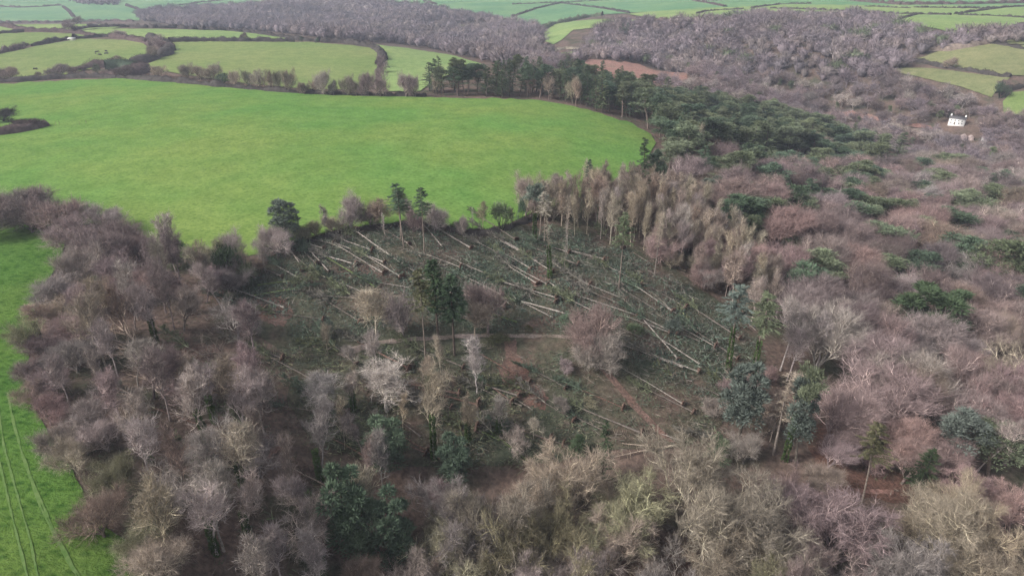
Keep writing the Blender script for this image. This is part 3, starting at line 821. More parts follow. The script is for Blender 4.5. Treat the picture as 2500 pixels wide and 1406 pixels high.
B('lanky_fir_tree', 2098, 1252, 1045, 76, tint='yellowgreen', label='yellowish thin fir with a dark tip over red litter', var=0)
B('dense_fir_tree', 2110, 1105, 1045, 30, tint='green', label='small dark fir tip behind the yellowish fir')
B('fir_tree', 2240, 1200, 1087, 72, tint='green', label='short bright dark-green fir over the red litter')
B('pine_tree', 2350, 1150, 1012, 110, tint='blue', label='silvery spreading pine above the pale oaks')
B('pine_tree', 2410, 1165, 1050, 100, tint='pine', label='dull green spreading pine beside the silvery one')
B('ash_tree', 2385, 1150, 1000, 80, tint='pale', label='white-stemmed bare tree growing through the silvery pine')
B('fir_tree', 1745, 1145, 1060, 62, tint='green', label='short bright fir below the big blue-green spruce')
B('fir_tree', 1468, 1190, 1030, 52, tint='green', label='narrow bright fir behind the khaki oaks')
B('fir_tree', 1410, 1110, 1055, 50, tint='green', label='squat bright fir beside the narrow one')
B('cypress_tree', 858, 1345, 1132, 115, tint='cyp', label='tallest billowing green cypress in the lower wood')
B('cypress_tree', 885, 1380, 1215, 90, tint='cyp', label='green cypress leaning against the tallest one')
B('cypress_tree', 975, 1400, 1200, 95, tint='cyp', label='darker cypress with a yellowish top in the lower wood')
B('cypress_tree', 950, 1150, 1020, 95, tint='cyp', label='dull cypress with a broad head in mid-slope')
B('cypress_tree', 1110, 1180, 1062, 75, tint='cyp', label='slim dull cypress on the lower clearing edge')
B('shrub', 806, 822, 780, 46, tint='blue', label='pale blue-green young spruce bush above the brash')
B('shrub', 1642, 822, 775, 46, tint='blue', label='blue-green bush between the lower trunks')
B('shrub', 1380, 805, 765, 60, tint='fir', label='dark rounded bush just above the path end')
B('shrub', 1548, 822, 792, 44, tint='green', label='low bright green bush among the lower trunks')
B('shrub', 1290, 810, 795, 24, tint='yellowgreen', label='small yellow-green bush at the path side')
B('shrub', 1210, 838, 818, 60, tint='yellowgreen', label='mossy yellow-green scrub at the top of the soil scar')
B('ash_tree', 918, 845, 705, 84, tint='khaki', label='mossy bare tree at the bushy end of the path')
B('oak_tree', 988, 838, 712, 100, tint='grey', label='crooked pale-twigged oak beside the path')
B('oak_tree', 1190, 815, 690, 110, tint='mauve', label='spreading mauve oak just above the path')
B('ash_tree', 1160, 830, 735, 70, tint='brown', label='slim dark oak at the path behind the trio')
B('pole_tree', 1165, 960, 830, 50, tint='grey', label='pair of thin grey stems below the path')
B('ash_tree', 945, 1005, 890, 120, tint='pale', label='pale fan-crowned ash over the fallen red trunk')
B('ash_tree', 1060, 1120, 900, 66, tint='khaki', ivy=True, label='slim ivy-stemmed tree in the lower clearing')
B('ash_tree', 785, 1010, 915, 90, tint='pale', label='pale round-headed tree above the felled larch')
# ivied snags and field-edge trees
B('oak_tree', 100, 862, 755, 90, tint='olive', ivy=True, lean=(0.05, -0.35), label='leaning ivied snag overhanging the pasture')
B('ash_tree', 96, 830, 745, 60, tint='brown', ivy=True, label='ivied stump-headed tree on the pasture boundary')
B('shrub', 434, 622, 588, 50, tint='fir', label='dark glossy holly on the meadow edge')
for x, y, t, w in ((552, 690, 600, 80), (610, 700, 640, 60), (580, 655, 615, 60)):
    B('shrub', x, y, t, w, tint='green' if x == 552 else 'pine', region='field edge')
B('ash_tree', 510, 680, 600, 50, tint='olive', label='dark twisted bare stem between holly and thicket')
K('thorn_tree', 855, 510, 76, 1.15, frac=0.62, tint='grey', label='pale round-topped thorn on the meadow edge')
K('thorn_tree', 775, 555, 52, 0.9, tint='olive', label='small ivied thorn near the blue-grey spruce')
K('ash_tree', 935, 515, 60, 1.4, tint='brown', label='leaning brown tree against the meadow-edge firs')
K('thorn_tree', 905, 520, 64, 1.1, tint='dark', label='dark rounded thorn beside the meadow-edge firs')
K('thorn_tree', 1060, 525, 66, 1.2, tint='grey', label='pale wispy thorn right of the meadow-edge firs')
K('thorn_tree', 1008, 530, 60, 1.1, tint='dark', label='dark ivied thorn beneath the meadow-edge firs')
B('ash_tree', 1180, 570, 492, 26, tint='olive', label='forked bare sapling on the meadow edge')
B('dead_fir_tree', 1155, 575, 508, 10, tint='grey', label='thin bare pole beside the forked sapling')
B('thorn_tree', 1132, 580, 530, 40, tint='grey', label='scrubby grey thorn beside the thin pole')
B('shrub', 1222, 565, 492, 56, tint='pine', label='tall ivied bush standing out into the meadow')
B('shrub', 1272, 545, 480, 26, tint='fir', label='narrow ivy-smothered stem beside the tall bush')
K('thorn_tree', 1283, 470, 88, 1.1, frac=0.62, tint='grey', label='round pale-crowned tree at the corner of the pole wood')
K('thorn_tree', 1350, 478, 96, 1.1, frac=0.62, tint='khaki', label='second round crown at the corner of the pole wood')
# the round thickets along the pasture hedge
for x, y, w, ti in ((-20,520,130,'mauve'),(45,495,120,'grey'),(110,480,110,'mauve'),(150,525,140,'mauve'),(80,515,130,'dark'),(255,525,110,'grey'),(195,560,120,'mauve'),(300,575,120,'mauve'),(250,600,130,'mauve'),(340,600,90,'mauve'),
                    (205,640,130,'grey'),(290,655,130,'mauve'),(165,700,120,'grey'),(245,720,120,'mauve'),(340,690,110,'pink'),(140,760,100,'khaki'),(205,790,130,'mauve'),(120,850,110,'mauve'),(190,860,130,'grey'),(140,920,110,'mauve')):
    K('thorn_tree', x, y, w, 0.72, frac=0.62, tint=ti, region='thicket')
# great oaks at the bottom
for x, y, w, ti in ((1640,1190,330,'khaki'),(1395,1190,270,'khaki'),(1830,1260,290,'khaki'),(1560,1250,230,'olive'),(1240,1260,290,'khaki'),(1090,1270,260,'grey'),(1140,1350,250,'olive'),(1330,1330,280,'olive'),(1500,1340,230,'khaki'),(1740,1350,250,'khaki'),(1640,1440,230,'grey'),
                    (2030,1300,250,'mauve'),(2260,1300,260,'khaki'),(2370,1280,240,'khaki'),(2200,1400,240,'grey'),(2420,1400,230,'khaki'),(1900,1220,170,'pink'),(2460,1240,160,'pink'),(2340,1180,130,'pink'),(1960,1400,240,'mauve'),(1860,1400,220,'olive'),(1440,1430,220,'grey'),(1250,1430,230,'grey'),(1020,1440,220,'grey')):
    K('great_oak_tree', x, y, w, 0.9, frac=0.62, tint=ti, region='bottom')
# evergreens on the slope
for x, y, w, k, t in ((2240,775,150,'cypress_tree','green'),(2300,765,110,'cypress_tree','green'),(2190,765,90,'cypress_tree','yellowgreen'),(2160,725,60,'cypress_tree','yellowgreen'),(2390,630,150,'pine_tree','pine'),(2340,625,110,'pine_tree','fir'),
                      (2440,840,60,'cypress_tree','yellowgreen'),(2460,680,110,'pine_tree','pine'),(2490,720,100,'pine_tree','fir'),(1815,515,110,'pine_tree','fir'),(1790,540,80,'pine_tree','pine'),(1850,505,90,'pine_tree','pine'),(1735,475,70,'blue_spruce_tree','blue'),
                      (2010,655,110,'pine_tree','pine'),(1975,675,110,'pine_tree','fir'),(1900,630,80,'pine_tree','pine'),(1930,600,70,'pine_tree','pine'),(2120,650,90,'pine_tree','pine'),(2085,440,80,'cypress_tree','pine'),(2090,570,60,'pine_tree','pine'),(2040,520,90,'pine_tree','fir'),
                      (1960,500,80,'pine_tree','pine'),(1890,480,60,'pine_tree','pine'),(2330,540,90,'pine_tree','fir'),(2300,580,80,'pine_tree','yellowgreen'),(2370,525,60,'pine_tree','pine'),(2180,360,60,'fir_tree','pine'),(2150,400,50,'pine_tree','pine'),(2350,420,36,'shrub','fir'),(2312,418,34,'shrub','fir'),
                      (1830,635,50,'pine_tree','khaki'),(1915,650,60,'pine_tree','yellowgreen'),(2130,700,70,'pine_tree','pine'),(1720,440,60,'pine_tree','pine'),(1780,430,70,'pine_tree','pine'),(1810,455,60,'pine_tree','fir')):
    K(k, x, y, w, {'cypress_tree': 1.25, 'pine_tree': 1.15, 'fir_tree': 1.4, 'blue_spruce_tree': 1.3, 'shrub': 0.9}[k], frac=0.7 if 'pine' in k else 0.55, tint=t, region='slope')
for x, y, t, w in ((1905,905,735,70),(1945,880,715,60),(1990,900,760,80),(2050,850,735,90),(2090,860,770,80),(1920,930,800,50)):
    B('ash_tree', x, y, t, w, tint='pale', region='slope edge')

for x, y, w, ti in ((92,955,80,'brown'),(125,1000,95,'pink'),(150,1070,105,'grey'),(190,1110,110,'khaki'),(255,1255,155,'brown'),(350,1290,120,'olive'),(385,1365,150,'khaki'),(290,1165,130,'olive'),(205,1015,110,'pale'),(90,900,80,'mauve'),(265,1060,110,'grey')):
    K('thorn_tree', x, y, w, 0.8, frac=0.6, tint=ti, region='edge')
for x, y, w, ti in ((2010,1010,150,'pink'),(2120,985,170,'mauve'),(2175,1080,120,'pink'),(2015,1110,80,'mauve'),(2200,1135,100,'pink'),(2290,1020,150,'mauve'),(2300,1130,110,'pink'),(2450,1060,150,'pink'),(2040,1060,110,'mauve'),(1975,1170,90,'brown')):
    K('beech_tree', x, y, w, 1.0, frac=0.6, tint=ti, region='slope')
HAND = np.array([t[2] for t in TREES])
def fill(poly, spacing, kinds, seed, hr, wr=None, gap=0.55, avoid=None, limit=None, region=''):
    P = scatter(poly, spacing, seed=seed, avoid=avoid)
    if limit:
        P = P[:limit]
    names = [k[0] for k in kinds]; pw = np.array([k[2] for k in kinds], float); pw /= pw.sum()
    r = np.random.default_rng(seed + 100)
    cnt = 0
    for p in P:
        if len(HAND) and np.min(np.hypot(*(HAND[:, :2] - p[:2]).T)) < spacing * gap:
            continue
        i = r.choice(len(names), p=pw)
        if names[i] == 'pine_tree' and np.hypot(p[0], p[1]) < 250:
            i = 0 if names[0] != 'pine_tree' else len(names) - 1
        k = kinds[i]
        s = k[3] if len(k) > 3 else 1.0
        plant(k[0], p, r.uniform(*hr) * s, (r.uniform(*wr) * s if wr else None), tint=r.choice(k[1]), region=region, ivy=(k[0] == 'ash_tree' and r.random() < 0.25))
        cnt += 1
    return cnt

# lower-left wood of slender bare trees
WOOD_L = [(350,640),(450,660),(540,700),(570,790),(590,840),(640,900),(630,990),(690,1060),(760,1130),(930,1180),(1050,1200),(1080,1300),(1100,1500),(300,1500),(320,1340),(260,1260),(215,1180),(165,1100),(125,1040),(105,950),(160,900),(260,800),(320,720)]
fill(WOOD_L, 7.8, [('ash_tree', ['grey', 'pale', 'grey', 'mauve', 'khaki'], 6), ('beech_tree', ['grey', 'brown', 'mauve'], 1.5, 0.7), ('oak_tree', ['grey', 'mauve', 'pale', 'khaki'], 2.0, 0.62), ('pole_tree', ['grey', 'brown'], 1.4), ('cypress_tree', ['cyp'], 0.15, 0.5)], 3, (13, 19), region='lower wood',
     avoid=[[(380,850),(560,830),(620,900),(520,940),(400,920)]])
LOWERZ = [(740,860),(900,880),(1020,905),(1160,900),(1210,960),(1260,1040),(1430,1060),(1400,1120),(1150,1130),(900,1120),(740,1060),(700,960)]
# a few trees left standing in the windblow
fill([(700,1000),(900,1020),(1150,1040),(1420,1060),(1420,1140),(1150,1150),(950,1150),(760,1100)], 11, [('ash_tree', ['pale', 'grey'], 4, 0.75), ('pole_tree', ['grey', 'khaki'], 3, 0.8)], 5, (11, 17), region='clearing edge')
fill([(620,680),(700,660),(720,800),(640,820)], 16, [('ash_tree', ['grey', 'pale'], 1, 0.6)], 6, (10, 14), region='clearing edge')
fill(LOWERZ, 11, [('ash_tree', ['pale', 'grey', 'khaki'], 4, 0.72), ('pole_tree', ['grey', 'khaki'], 3, 0.75), ('oak_tree', ['grey'], 0.5, 0.5)], 51, (11, 17), gap=0.4, region='clearing edge')
fill([(560,700),(640,655),(660,610),(740,590),(740,580),(860,552),(930,545),(1015,540),(1090,556),(1150,566),(1150,574),(1090,568),(1010,556),(930,562),(860,572),(740,604),(640,690),(600,740),(560,740)], 5.8,
     [('thorn_tree', ['grey', 'dark', 'brown', 'khaki', 'olive'], 5), ('ash_tree', ['grey', 'olive', 'brown'], 2, 0.9), ('pole_tree', ['grey', 'khaki'], 1.5, 1.1), ('shrub', ['pine', 'fir', 'olive'], 2, 0.45)], 52, (5.5, 10.5), gap=0.45, region='field edge')
fill([(1180,570),(1250,548),(1310,525),(1330,540),(1260,560),(1190,580)], 8, [('thorn_tree', ['grey', 'brown', 'olive'], 3, 0.8), ('shrub', ['pine', 'olive'], 2, 0.4), ('pole_tree', ['khaki'], 1)], 53, (6, 9), gap=0.4, region='field edge')
fill([(380,615),(460,640),(540,650),(600,650),(560,700),(500,680),(420,650)], 8, [('thorn_tree', ['grey', 'brown', 'khaki'], 3), ('ash_tree', ['grey', 'olive'], 1.5, 1.1), ('shrub', ['pine'], 0.8, 0.4)], 54, (7, 11), gap=0.4, region='field edge')
# pole wood above the clearing
POLE = [(1330,540),(1420,505),(1520,500),(1640,500),(1720,560),(1800,640),(1870,720),(1880,800),(1830,790),(1760,710),(1690,670),(1600,640),(1500,600),(1400,580)]
fill([(1560,600),(1700,600),(1830,700),(1880,790),(1850,820),(1790,750),(1700,700),(1600,650)], 7, [('thorn_tree', ['brown', 'pink', 'grey', 'khaki'], 4), ('ash_tree', ['brown', 'khaki'], 1, 1.5)], 81, (6, 10), gap=0.4, region='pole wood')
fill([(1700,1110),(1740,980),(1860,900),(1960,930),(1990,1020),(1960,1090),(1860,1150)], 8, [('thorn_tree', ['brown', 'pink', 'khaki', 'grey'], 4), ('shrub', ['pine', 'olive'], 1.5, 0.4), ('pole_tree', ['khaki', 'brown'], 1.5, 2)], 82, (4, 7.5), gap=0.4, region='lower slope')
fill([(1300,880),(1420,860),(1460,900),(1500,1000),(1450,1080),(1360,1060),(1340,960)], 10, [('thorn_tree', ['brown', 'grey', 'mauve'], 4), ('shrub', ['olive', 'pine'], 1, 0.5)], 83, (2.5, 4.5), gap=0.3, region='lower slope')
fill(POLE, 5.1, [('pole_tree', ['grey', 'khaki', 'brown', 'khaki'], 6), ('ash_tree', ['khaki', 'brown', 'grey'], 2), ('beech_tree', ['brown', 'pink'], 1.0, 0.8)], 8, (14, 19), region='pole wood')
# conifer belt beyond the meadow
BELT = [(1040,236),(1100,238),(1200,240),(1330,246),(1420,264),(1500,284),(1550,298),(1560,270),(1500,240),(1420,225),(1300,222),(1150,222),(1040,222)]
fill(BELT, 9.0, [('fir_tree', ['fir', 'pine', 'green'], 5), ('pine_tree', ['fir', 'pine'], 2.5), ('oak_tree', ['khaki', 'brown'], 0.8, 0.75)], 10, (17, 24), (8, 12), region='belt')
PINES = [(1560,300),(1610,345),(1600,400),(1640,440),(1720,400),(1800,410),(1900,400),(2000,400),(2120,440),(2140,400),(2060,350),(1950,320),(1850,300),(1750,280),(1640,262),(1560,262)]
fill(PINES, 10.2, [('pine_tree', ['pine', 'fir', 'pine'], 8), ('fir_tree', ['pine', 'fir'], 1.2, 1.05), ('oak_tree', ['khaki', 'brown'], 0.8, 0.8)], 12, (12, 22), (9.5, 16), region='pine wood')
fill([(1650,440),(1800,430),(2000,430),(2160,455),(2260,560),(2050,590),(1850,580),(1720,520)], 12, [('pine_tree', ['pine', 'fir'], 5), ('beech_tree', ['mauve', 'pink'], 4), ('fir_tree', ['pine', 'fir'], 0.5)], 13, (12, 19), (10, 15), gap=0.5, region='pine wood')
HAND = np.array([t[2] for t in TREES])
# beech slope
SLOPE = [(1640,470),(1720,440),(1900,430),(2120,460),(2200,420),(2300,440),(2560,460),(2640,800),(2640,1190),(2440,1180),(2260,1150),(2150,1140),(2080,1130),(2020,1030),(1990,960),(1930,900),(1900,800),(1880,720),(1800,620),(1720,540)]
fill(SLOPE, 11.8, [('beech_tree', ['mauve', 'pink', 'mauve', 'brown', 'dark', 'grey'], 9), ('pine_tree', ['pine', 'fir'], 2.1), ('oak_tree', ['mauve', 'pink', 'khaki'], 0.5)], 14, (12, 20), (11, 18), gap=0.5, region='slope')
fill([(1960,1060),(2010,1030),(2110,1060),(2150,1120),(2240,1150),(2260,1185),(2180,1180),(2060,1175),(1980,1150)], 12, [('pole_tree', ['mauve', 'brown'], 2, 0.8), ('thorn_tree', ['pink', 'brown'], 2, 0.45)], 91, (12, 15), gap=0.4, region='lower slope')
# lower right, round the lone firs
fill([(2130,1250),(2300,1240),(2480,1200),(2640,1200),(2640,1320),(2300,1300),(2150,1290)], 15, [('beech_tree', ['pink', 'mauve'], 3), ('oak_tree', ['khaki'], 1)], 16, (12, 15), (12, 15), region='lower slope')
fill([(1640,960),(1900,940),(1990,1000),(1990,1120),(1860,1160),(1700,1130)], 15, [('pole_tree', ['khaki', 'pink'], 2), ('ash_tree', ['grey', 'pink'], 1)], 17, (12, 16), region='lower slope')
# hedge trees beyond the meadow
for x, y, t, w, ti in ((0,195,162,50,'brown'),(30,196,163,44,'brown'),(150,190,156,60,'dark'),(185,190,162,30,'dark'),(98,192,175,18,'olive'),(240,184,155,22,'pine'),(285,160,136,40,'khaki'),(310,190,158,50,'dark'),(392,190,160,40,'khaki'),(458,192,156,52,'khaki'),(490,197,160,36,'khaki'),
                      (520,198,155,46,'khaki'),(545,205,178,44,'fir'),(580,212,172,32,'khaki'),(605,215,172,32,'olive'),(635,217,170,36,'khaki'),(662,220,170,34,'khaki'),(685,222,172,30,'olive'),(710,226,168,42,'khaki'),(745,232,200,30,'brown'),(768,230,196,26,'brown'),(790,233,170,38,'grey'),
                      (815,234,195,26,'grey'),(848,234,182,32,'khaki'),(870,235,196,30,'grey'),(900,236,175,44,'mauve'),(930,237,168,48,'mauve'),(990,238,178,46,'mauve'),(1015,238,185,36,'mauve'),(935,178,150,30,'mauve'),(932,165,135,24,'mauve'),
                      (390,112,84,32,'mauve'),(400,125,100,40,'mauve'),(368,148,112,34,'khaki'),(292,92,73,30,'grey'),(62,118,102,16,'dark'),(170,77,48,28,'mauve'),(188,62,40,26,'grey'),(240,62,48,14,'grey'),(597,97,79,18,'dark'),(737,102,88,16,'fir'),(775,107,93,12,'fir'),
                      (2320,168,140,34,'brown'),(2440,240,200,46,'fir'),(2450,215,195,30,'dark')):
    k = 'shrub' if ti in ('fir', 'pine') else 'thorn_tree'
    B(k, x, y, t, w, tint=ti, region='hedge')
for x, y, t, w in ((1520,92,58,16),(1530,94,56,16),(1540,93,60,14),(1512,96,66,16),(1525,100,72,18)):
    B('fir_tree', x, y, t, w, tint='fir', region='hill')
for x, y, t, w in ((2080,345,300,30),(2065,338,305,26),(2130,345,312,24)):
    B('fir_tree', x, y, t, w, tint='pine', region='valley')

# wooded hillside: the nearest trees one by one, the rest as one mass
HILL = [(1230,150),(1250,118),(1310,130),(1420,128),(1440,90),(1500,64),(1620,60),(1700,62),(1850,42),(2000,46),(2120,45),(2210,72),(2290,96),(2400,88),(2700,70),(2700,84),(2430,112),(2330,124),(2230,146),(2165,198),(2285,226),(2370,252),(2410,278),(2440,295),(2700,300),
        (2700,440),(2500,440),(2300,420),(2200,400),(2120,360),(2000,322),(1900,290),(1760,258),(1640,235),(1600,215),(1660,190),(1630,176),(1590,158),(1480,148),(1420,152),(1350,190),(1270,200)]
HP = scatter(HILL, 12.0, seed=21, avoid=[half([(305,330),(380,290),(450,300),(600,310),(700,350),(850,360),(860,400),(820,420),(700,410),(600,400),(450,370)], 1250), half([(140,310),(160,285),(220,265),(340,250),(330,290),(250,320)], 1250),
        [(2030,280),(2130,285),(2285,312),(2285,332),(2110,302),(2030,292)], half([(90,165),(200,120),(380,100),(520,98),(500,130),(300,150),(240,200),(200,222)], 1250), [(2300,292),(2378,292),(2385,345),(2330,372),(2296,335)]])
HP = HP[np.argsort(np.hypot(HP[:, 0], HP[:, 1]))]
px_, py_, _ = project(HP)
inview = (px_ > -60) & (px_ < 2560)
near = []; rest = []
rr_ = np.random.default_rng(5)
for p, v in zip(HP, inview):
    (near if v and len(near) < 285 else rest).append(p)
for p in near:
    u = rr_.random()
    if u < 0.06:
        plant('pine_tree', p, rr_.uniform(9, 13), tint='pine', region='hill')
    else:
        plant('hill_tree', p, rr_.uniform(10, 14.5), rr_.uniform(11, 17), tint=rr_.choice(['hill', 'hill', 'hill', 'mauve', 'grey', 'dark']), region='hill')

HAND = np.array([t[2] for t in TREES])
HOUSES = [(2300,292),(2378,292),(2385,345),(2330,372),(2296,335)]
fill([(2170,200),(2290,232),(2370,258),(2430,285),(2500,300),(2500,345),(2400,330),(2390,300),(2290,286),(2190,262)], 7.5, [('hill_tree', ['hill', 'mauve', 'hill', 'grey', 'dark'], 5), ('shrub', ['pine', 'fir'], 1, 0.6)], 61, (6, 10), (8, 12), gap=0.5, avoid=[HOUSES], region='hill')
def far_template(seed, n=190):
    r = np.random.default_rng(seed)
    d = unit(r.normal(size=(n, 3))); d[:, 2] = np.abs(d[:, 2])
    p = d * (0.3 + 0.65 * r.random((n, 1))) * [0.5, 0.5, 0.5] + [0, 0, 0.42]
    p[:, 2] *= r.uniform(0.85, 1.1); p[:, :2] += r.normal(0, 0.05, 2)
    V, F = blades(p * [1, 1, 0.92], d + r.normal(0, 0.5, (n, 3)) + [0.15, 0, 0.6], 0.24 * r.uniform(0.5, 1.5, n), 0.03, r)
    k = 8
    a = np.arange(k) * 2 * math.pi / k
    ring = lambda rad, z: np.stack([np.cos(a) * rad * r.uniform(0.8, 1.2, k), np.sin(a) * rad * r.uniform(0.8, 1.2, k), np.full(k, z) + r.normal(0, 0.03, k)], -1)
    HV = np.vstack([ring(0.12, 0.1), ring(0.27, 0.36), ring(0.2, 0.58), [[0, 0, 0.66]]])
    i = np.arange(k); j = (i + 1) % k
    HF = np.vstack([np.stack([i, j, j + k], -1), np.stack([i, j + k, i + k], -1), np.stack([i + k, j + k, j + 2 * k], -1), np.stack([i + k, j + 2 * k, i + 2 * k], -1), np.stack([i + 2 * k, j + 2 * k, np.full(k, 3 * k)], -1)])
    return np.vstack([V, HV]), np.vstack([F, HF + len(V)])
FT = [far_template(i) for i in range(9)]

C_['far'] = (0.195, 0.162, 0.175); C_['far2'] = (0.15, 0.13, 0.14); C_['far3'] = (0.215, 0.182, 0.175)
def forest(name, P, label, tints, hr, seed, wide=1.3):
    g = Geo(); r = np.random.default_rng(seed)
    for p in P:
        V, F = FT[r.integers(len(FT))]
        h = r.uniform(*hr); w = h * wide * r.uniform(0.8, 1.2); a = r.uniform(0, 6.28)
        R = np.array([[math.cos(a), -math.sin(a), 0], [math.sin(a), math.cos(a), 0], [0, 0, 1]])
        c = np.array(C_[tints[r.integers(len(tints))]]) * r.uniform(0.88, 1.12) * (0.95 + 0.2 * math.sin(p[0] * 0.021 + 2 * math.sin(p[1] * 0.013)) * math.sin(p[1] * 0.017 + 1.3))  # slow tint waves: relief shading of the folds put into the colour
        if name == 'hill_forest' and r.random() < 0.03 + 0.25 * (math.sin(p[0] * 0.03) * math.sin(p[1] * 0.023) > 0.75): c = np.array(C_['pine']) * r.uniform(0.7, 1.0)
        g.add((V * [w, w, h]) @ R.T + p, F, 0, c)
    link(name, g.mesh(name, [M_STUFF]), kind='stuff', label=label)
    return g.tris()
t_hill = forest('hill_forest', rest, 'mauve leafless wood covering the far hillside', ['far', 'far', 'far', 'far2', 'far3', 'dark'], (9, 17), 31)
FAR = [(345,52),(338,40),(430,28),(560,20),(690,14),(730,-4),(840,-2),(900,10),(1060,24),(1130,38),(1270,62),(1330,80),(1320,100),(1330,130),(1300,165),(1240,175),(1170,150),(1060,122),(960,108),(800,96),(650,78),(560,72),(430,66)]
FP = scatter(FAR, 15.5, seed=33, avoid=[half([(1780,175),(1830,163),(1900,168),(1960,182),(2070,195),(2060,205),(1950,203)]), half([(2010,150),(2100,143),(2210,155),(2200,168),(2080,163)]), half([(2190,125),(2370,122),(2380,145),(2200,148)])])
FP = FP[:5200]; print('far', len(FP), len(rest))
forest('valley_forest', FP, 'purple-grey leafless wood filling the distant valley', ['far', 'far', 'far2', 'far3', 'dark'], (10, 20), 34)
FF = scatter([(150,-3),(200,14),(285,16),(300,-3)], 17, seed=35)
forest('distant_forest', FF[:500], 'dim blue-purple wood in a fold of the farthest hill', ['far', 'far2'], (11, 18), 36)
SPARSE = [(400,28,340,0)]
print('far trees', len(HP), len(FP), len(FF), 'individual', len(TREES))

# ------------------------------------------------------------------ windblown trunks
EXTRA = []      # (root object, word, position, adjective) to be labelled by their surroundings
def log_mesh(seed, r0=0.2, r1=0.085, bend=0.25):
    r = np.random.default_rng(seed)
    n = 12
    x = np.linspace(0, 20, n + 1)
    y = np.cumsum(r.normal(0, bend * 0.12, n + 1)); z = -0.002 * (x - 10) ** 2 * bend + np.cumsum(r.normal(0, bend * 0.04, n + 1)) 
    y -= y[0]; z -= z[0]
    pts = np.stack([x, y, z], -1)[None]
    rad = (np.linspace(r0, r1, n + 1) * r.uniform(0.93, 1.07, n + 1))[None]
    rad[0, 0] *= 1.35
    g = Geo(); g.add(*tubes(pts, rad, 7))
    k = 26                                    # snapped branch stubs
    P, D, R, t = spawn(pts, rad, k, 0.25, 1.0, 80, 10, r)
    Ps, Rs = grow(P, D, r.uniform(0.4, 1.8, k), 0 * t + 0.05, 0 * t + 0.02, 2, 0.1, np.zeros(3), r)
    g.add(*tubes(Ps, Rs, 3))
    return g.mesh('trunk', [M_BARK], True)
LOGS = [log_mesh(i) for i in range(4)]

def plate_mesh(seed):
    r = np.random.default_rng(seed); g = Geo()
    k, m = 14, 4
    V = [[-0.1, 0, 0]]
    for j in range(1, m + 1):
        for i in range(k):
            a = i * 2 * math.pi / k
            q = j / m * 1.5 * r.uniform(0.8, 1.25)
            V.append([-0.35 + r.normal(0, 0.13) + 0.25 * j / m, math.cos(a) * q, math.sin(a) * q * 0.95 + 0.35])
    V = np.array(V); F = []
    for i in range(k):
        F.append([0, 1 + i, 1 + (i + 1) % k])
    g.add(V, F)
    Q = [[1 + (j - 1) * k + i, 1 + j * k + i, 1 + j * k + (i + 1) % k, 1 + (j - 1) * k + (i + 1) % k] for j in range(1, m) for i in range(k)]
    g.G.append((np.array(Q), 0))
    V2 = V.copy(); V2[:, 0] += 0.45; V2[:, 1:] *= 0.92                    # the soil's other face and rim
    g.add(V2, F)
    g.G.append((np.array(Q) + len(V), 0))
    o = 1 + (m - 1) * k
    g.G.append((np.array([[o + i, o + (i + 1) % k, o + (i + 1) % k + len(V), o + i + len(V)] for i in range(k)]), 0))
    n = 46                                    # torn roots
    a = r.uniform(0, 6.28, n)
    P = np.stack([0 * a - 0.2, np.cos(a) * r.uniform(0.5, 1.3, n), np.sin(a) * r.uniform(0.5, 1.3, n) + 0.35], -1)
    D = np.stack([r.normal(-0.4, 0.4, n), np.cos(a), np.sin(a)], -1)
    Ps, Rs = grow(P, D, r.uniform(0.5, 1.5, n), 0 * a + 0.05, 0 * a + 0.012, 3, 0.35, np.array([0, 0, -0.12]), r)
    g.add(*tubes(Ps, Rs, 3))
    return g.mesh('root_plate', [M_BARK])
PLATES = [plate_mesh(i) for i in range(3)]

def topcrown_mesh(seed, green=True):
    """the lopsided crown of a fallen conifer: sprays hanging from limbs on both sides of the stem"""
    r = np.random.default_rng(seed); g = Geo()
    z = np.zeros(1)
    p0, r0 = grow(np.zeros((1, 3)), np.array([[1.0, 0, 0.02]]), z + 9, z + 0.12, z + 0.02, 6, 0.05, np.zeros(3), r)
    g.add(*tubes(p0, r0, 4), 1)
    P, D, R, t = spawn(p0, r0, 44, 0.0, 1.0, 62, 12, r)
    D[:, 2] = np.abs(D[:, 2]) * 0.6
    P1, R1 = grow(P, D, 2.9 * (1.15 - 0.7 * t) * r.uniform(0.5, 1.2, len(t)), 0 * t + 0.035, 0 * t + 0.012, 4, 0.12, np.array([0.05, 0, -0.1]), r)
    g.add(*ribbons(P1, R1, r), 1)
    P, D, R, t = spawn(P1, R1, 26 if green else 12, 0.1, 1.0, 45, 15, r, -0.12)
    g.add(*blades(P, D, r.uniform(0.3, 0.8, len(P)), 0.15 if green else 0.04, r), 0)
    return g.mesh('crown', [M_NEEDLE, M_BRANCH])
TOPC = [topcrown_mesh(3), topcrown_mesh(4), topcrown_mesh(5)]
TOPB = [topcrown_mesh(6, False), topcrown_mesh(7, False)]

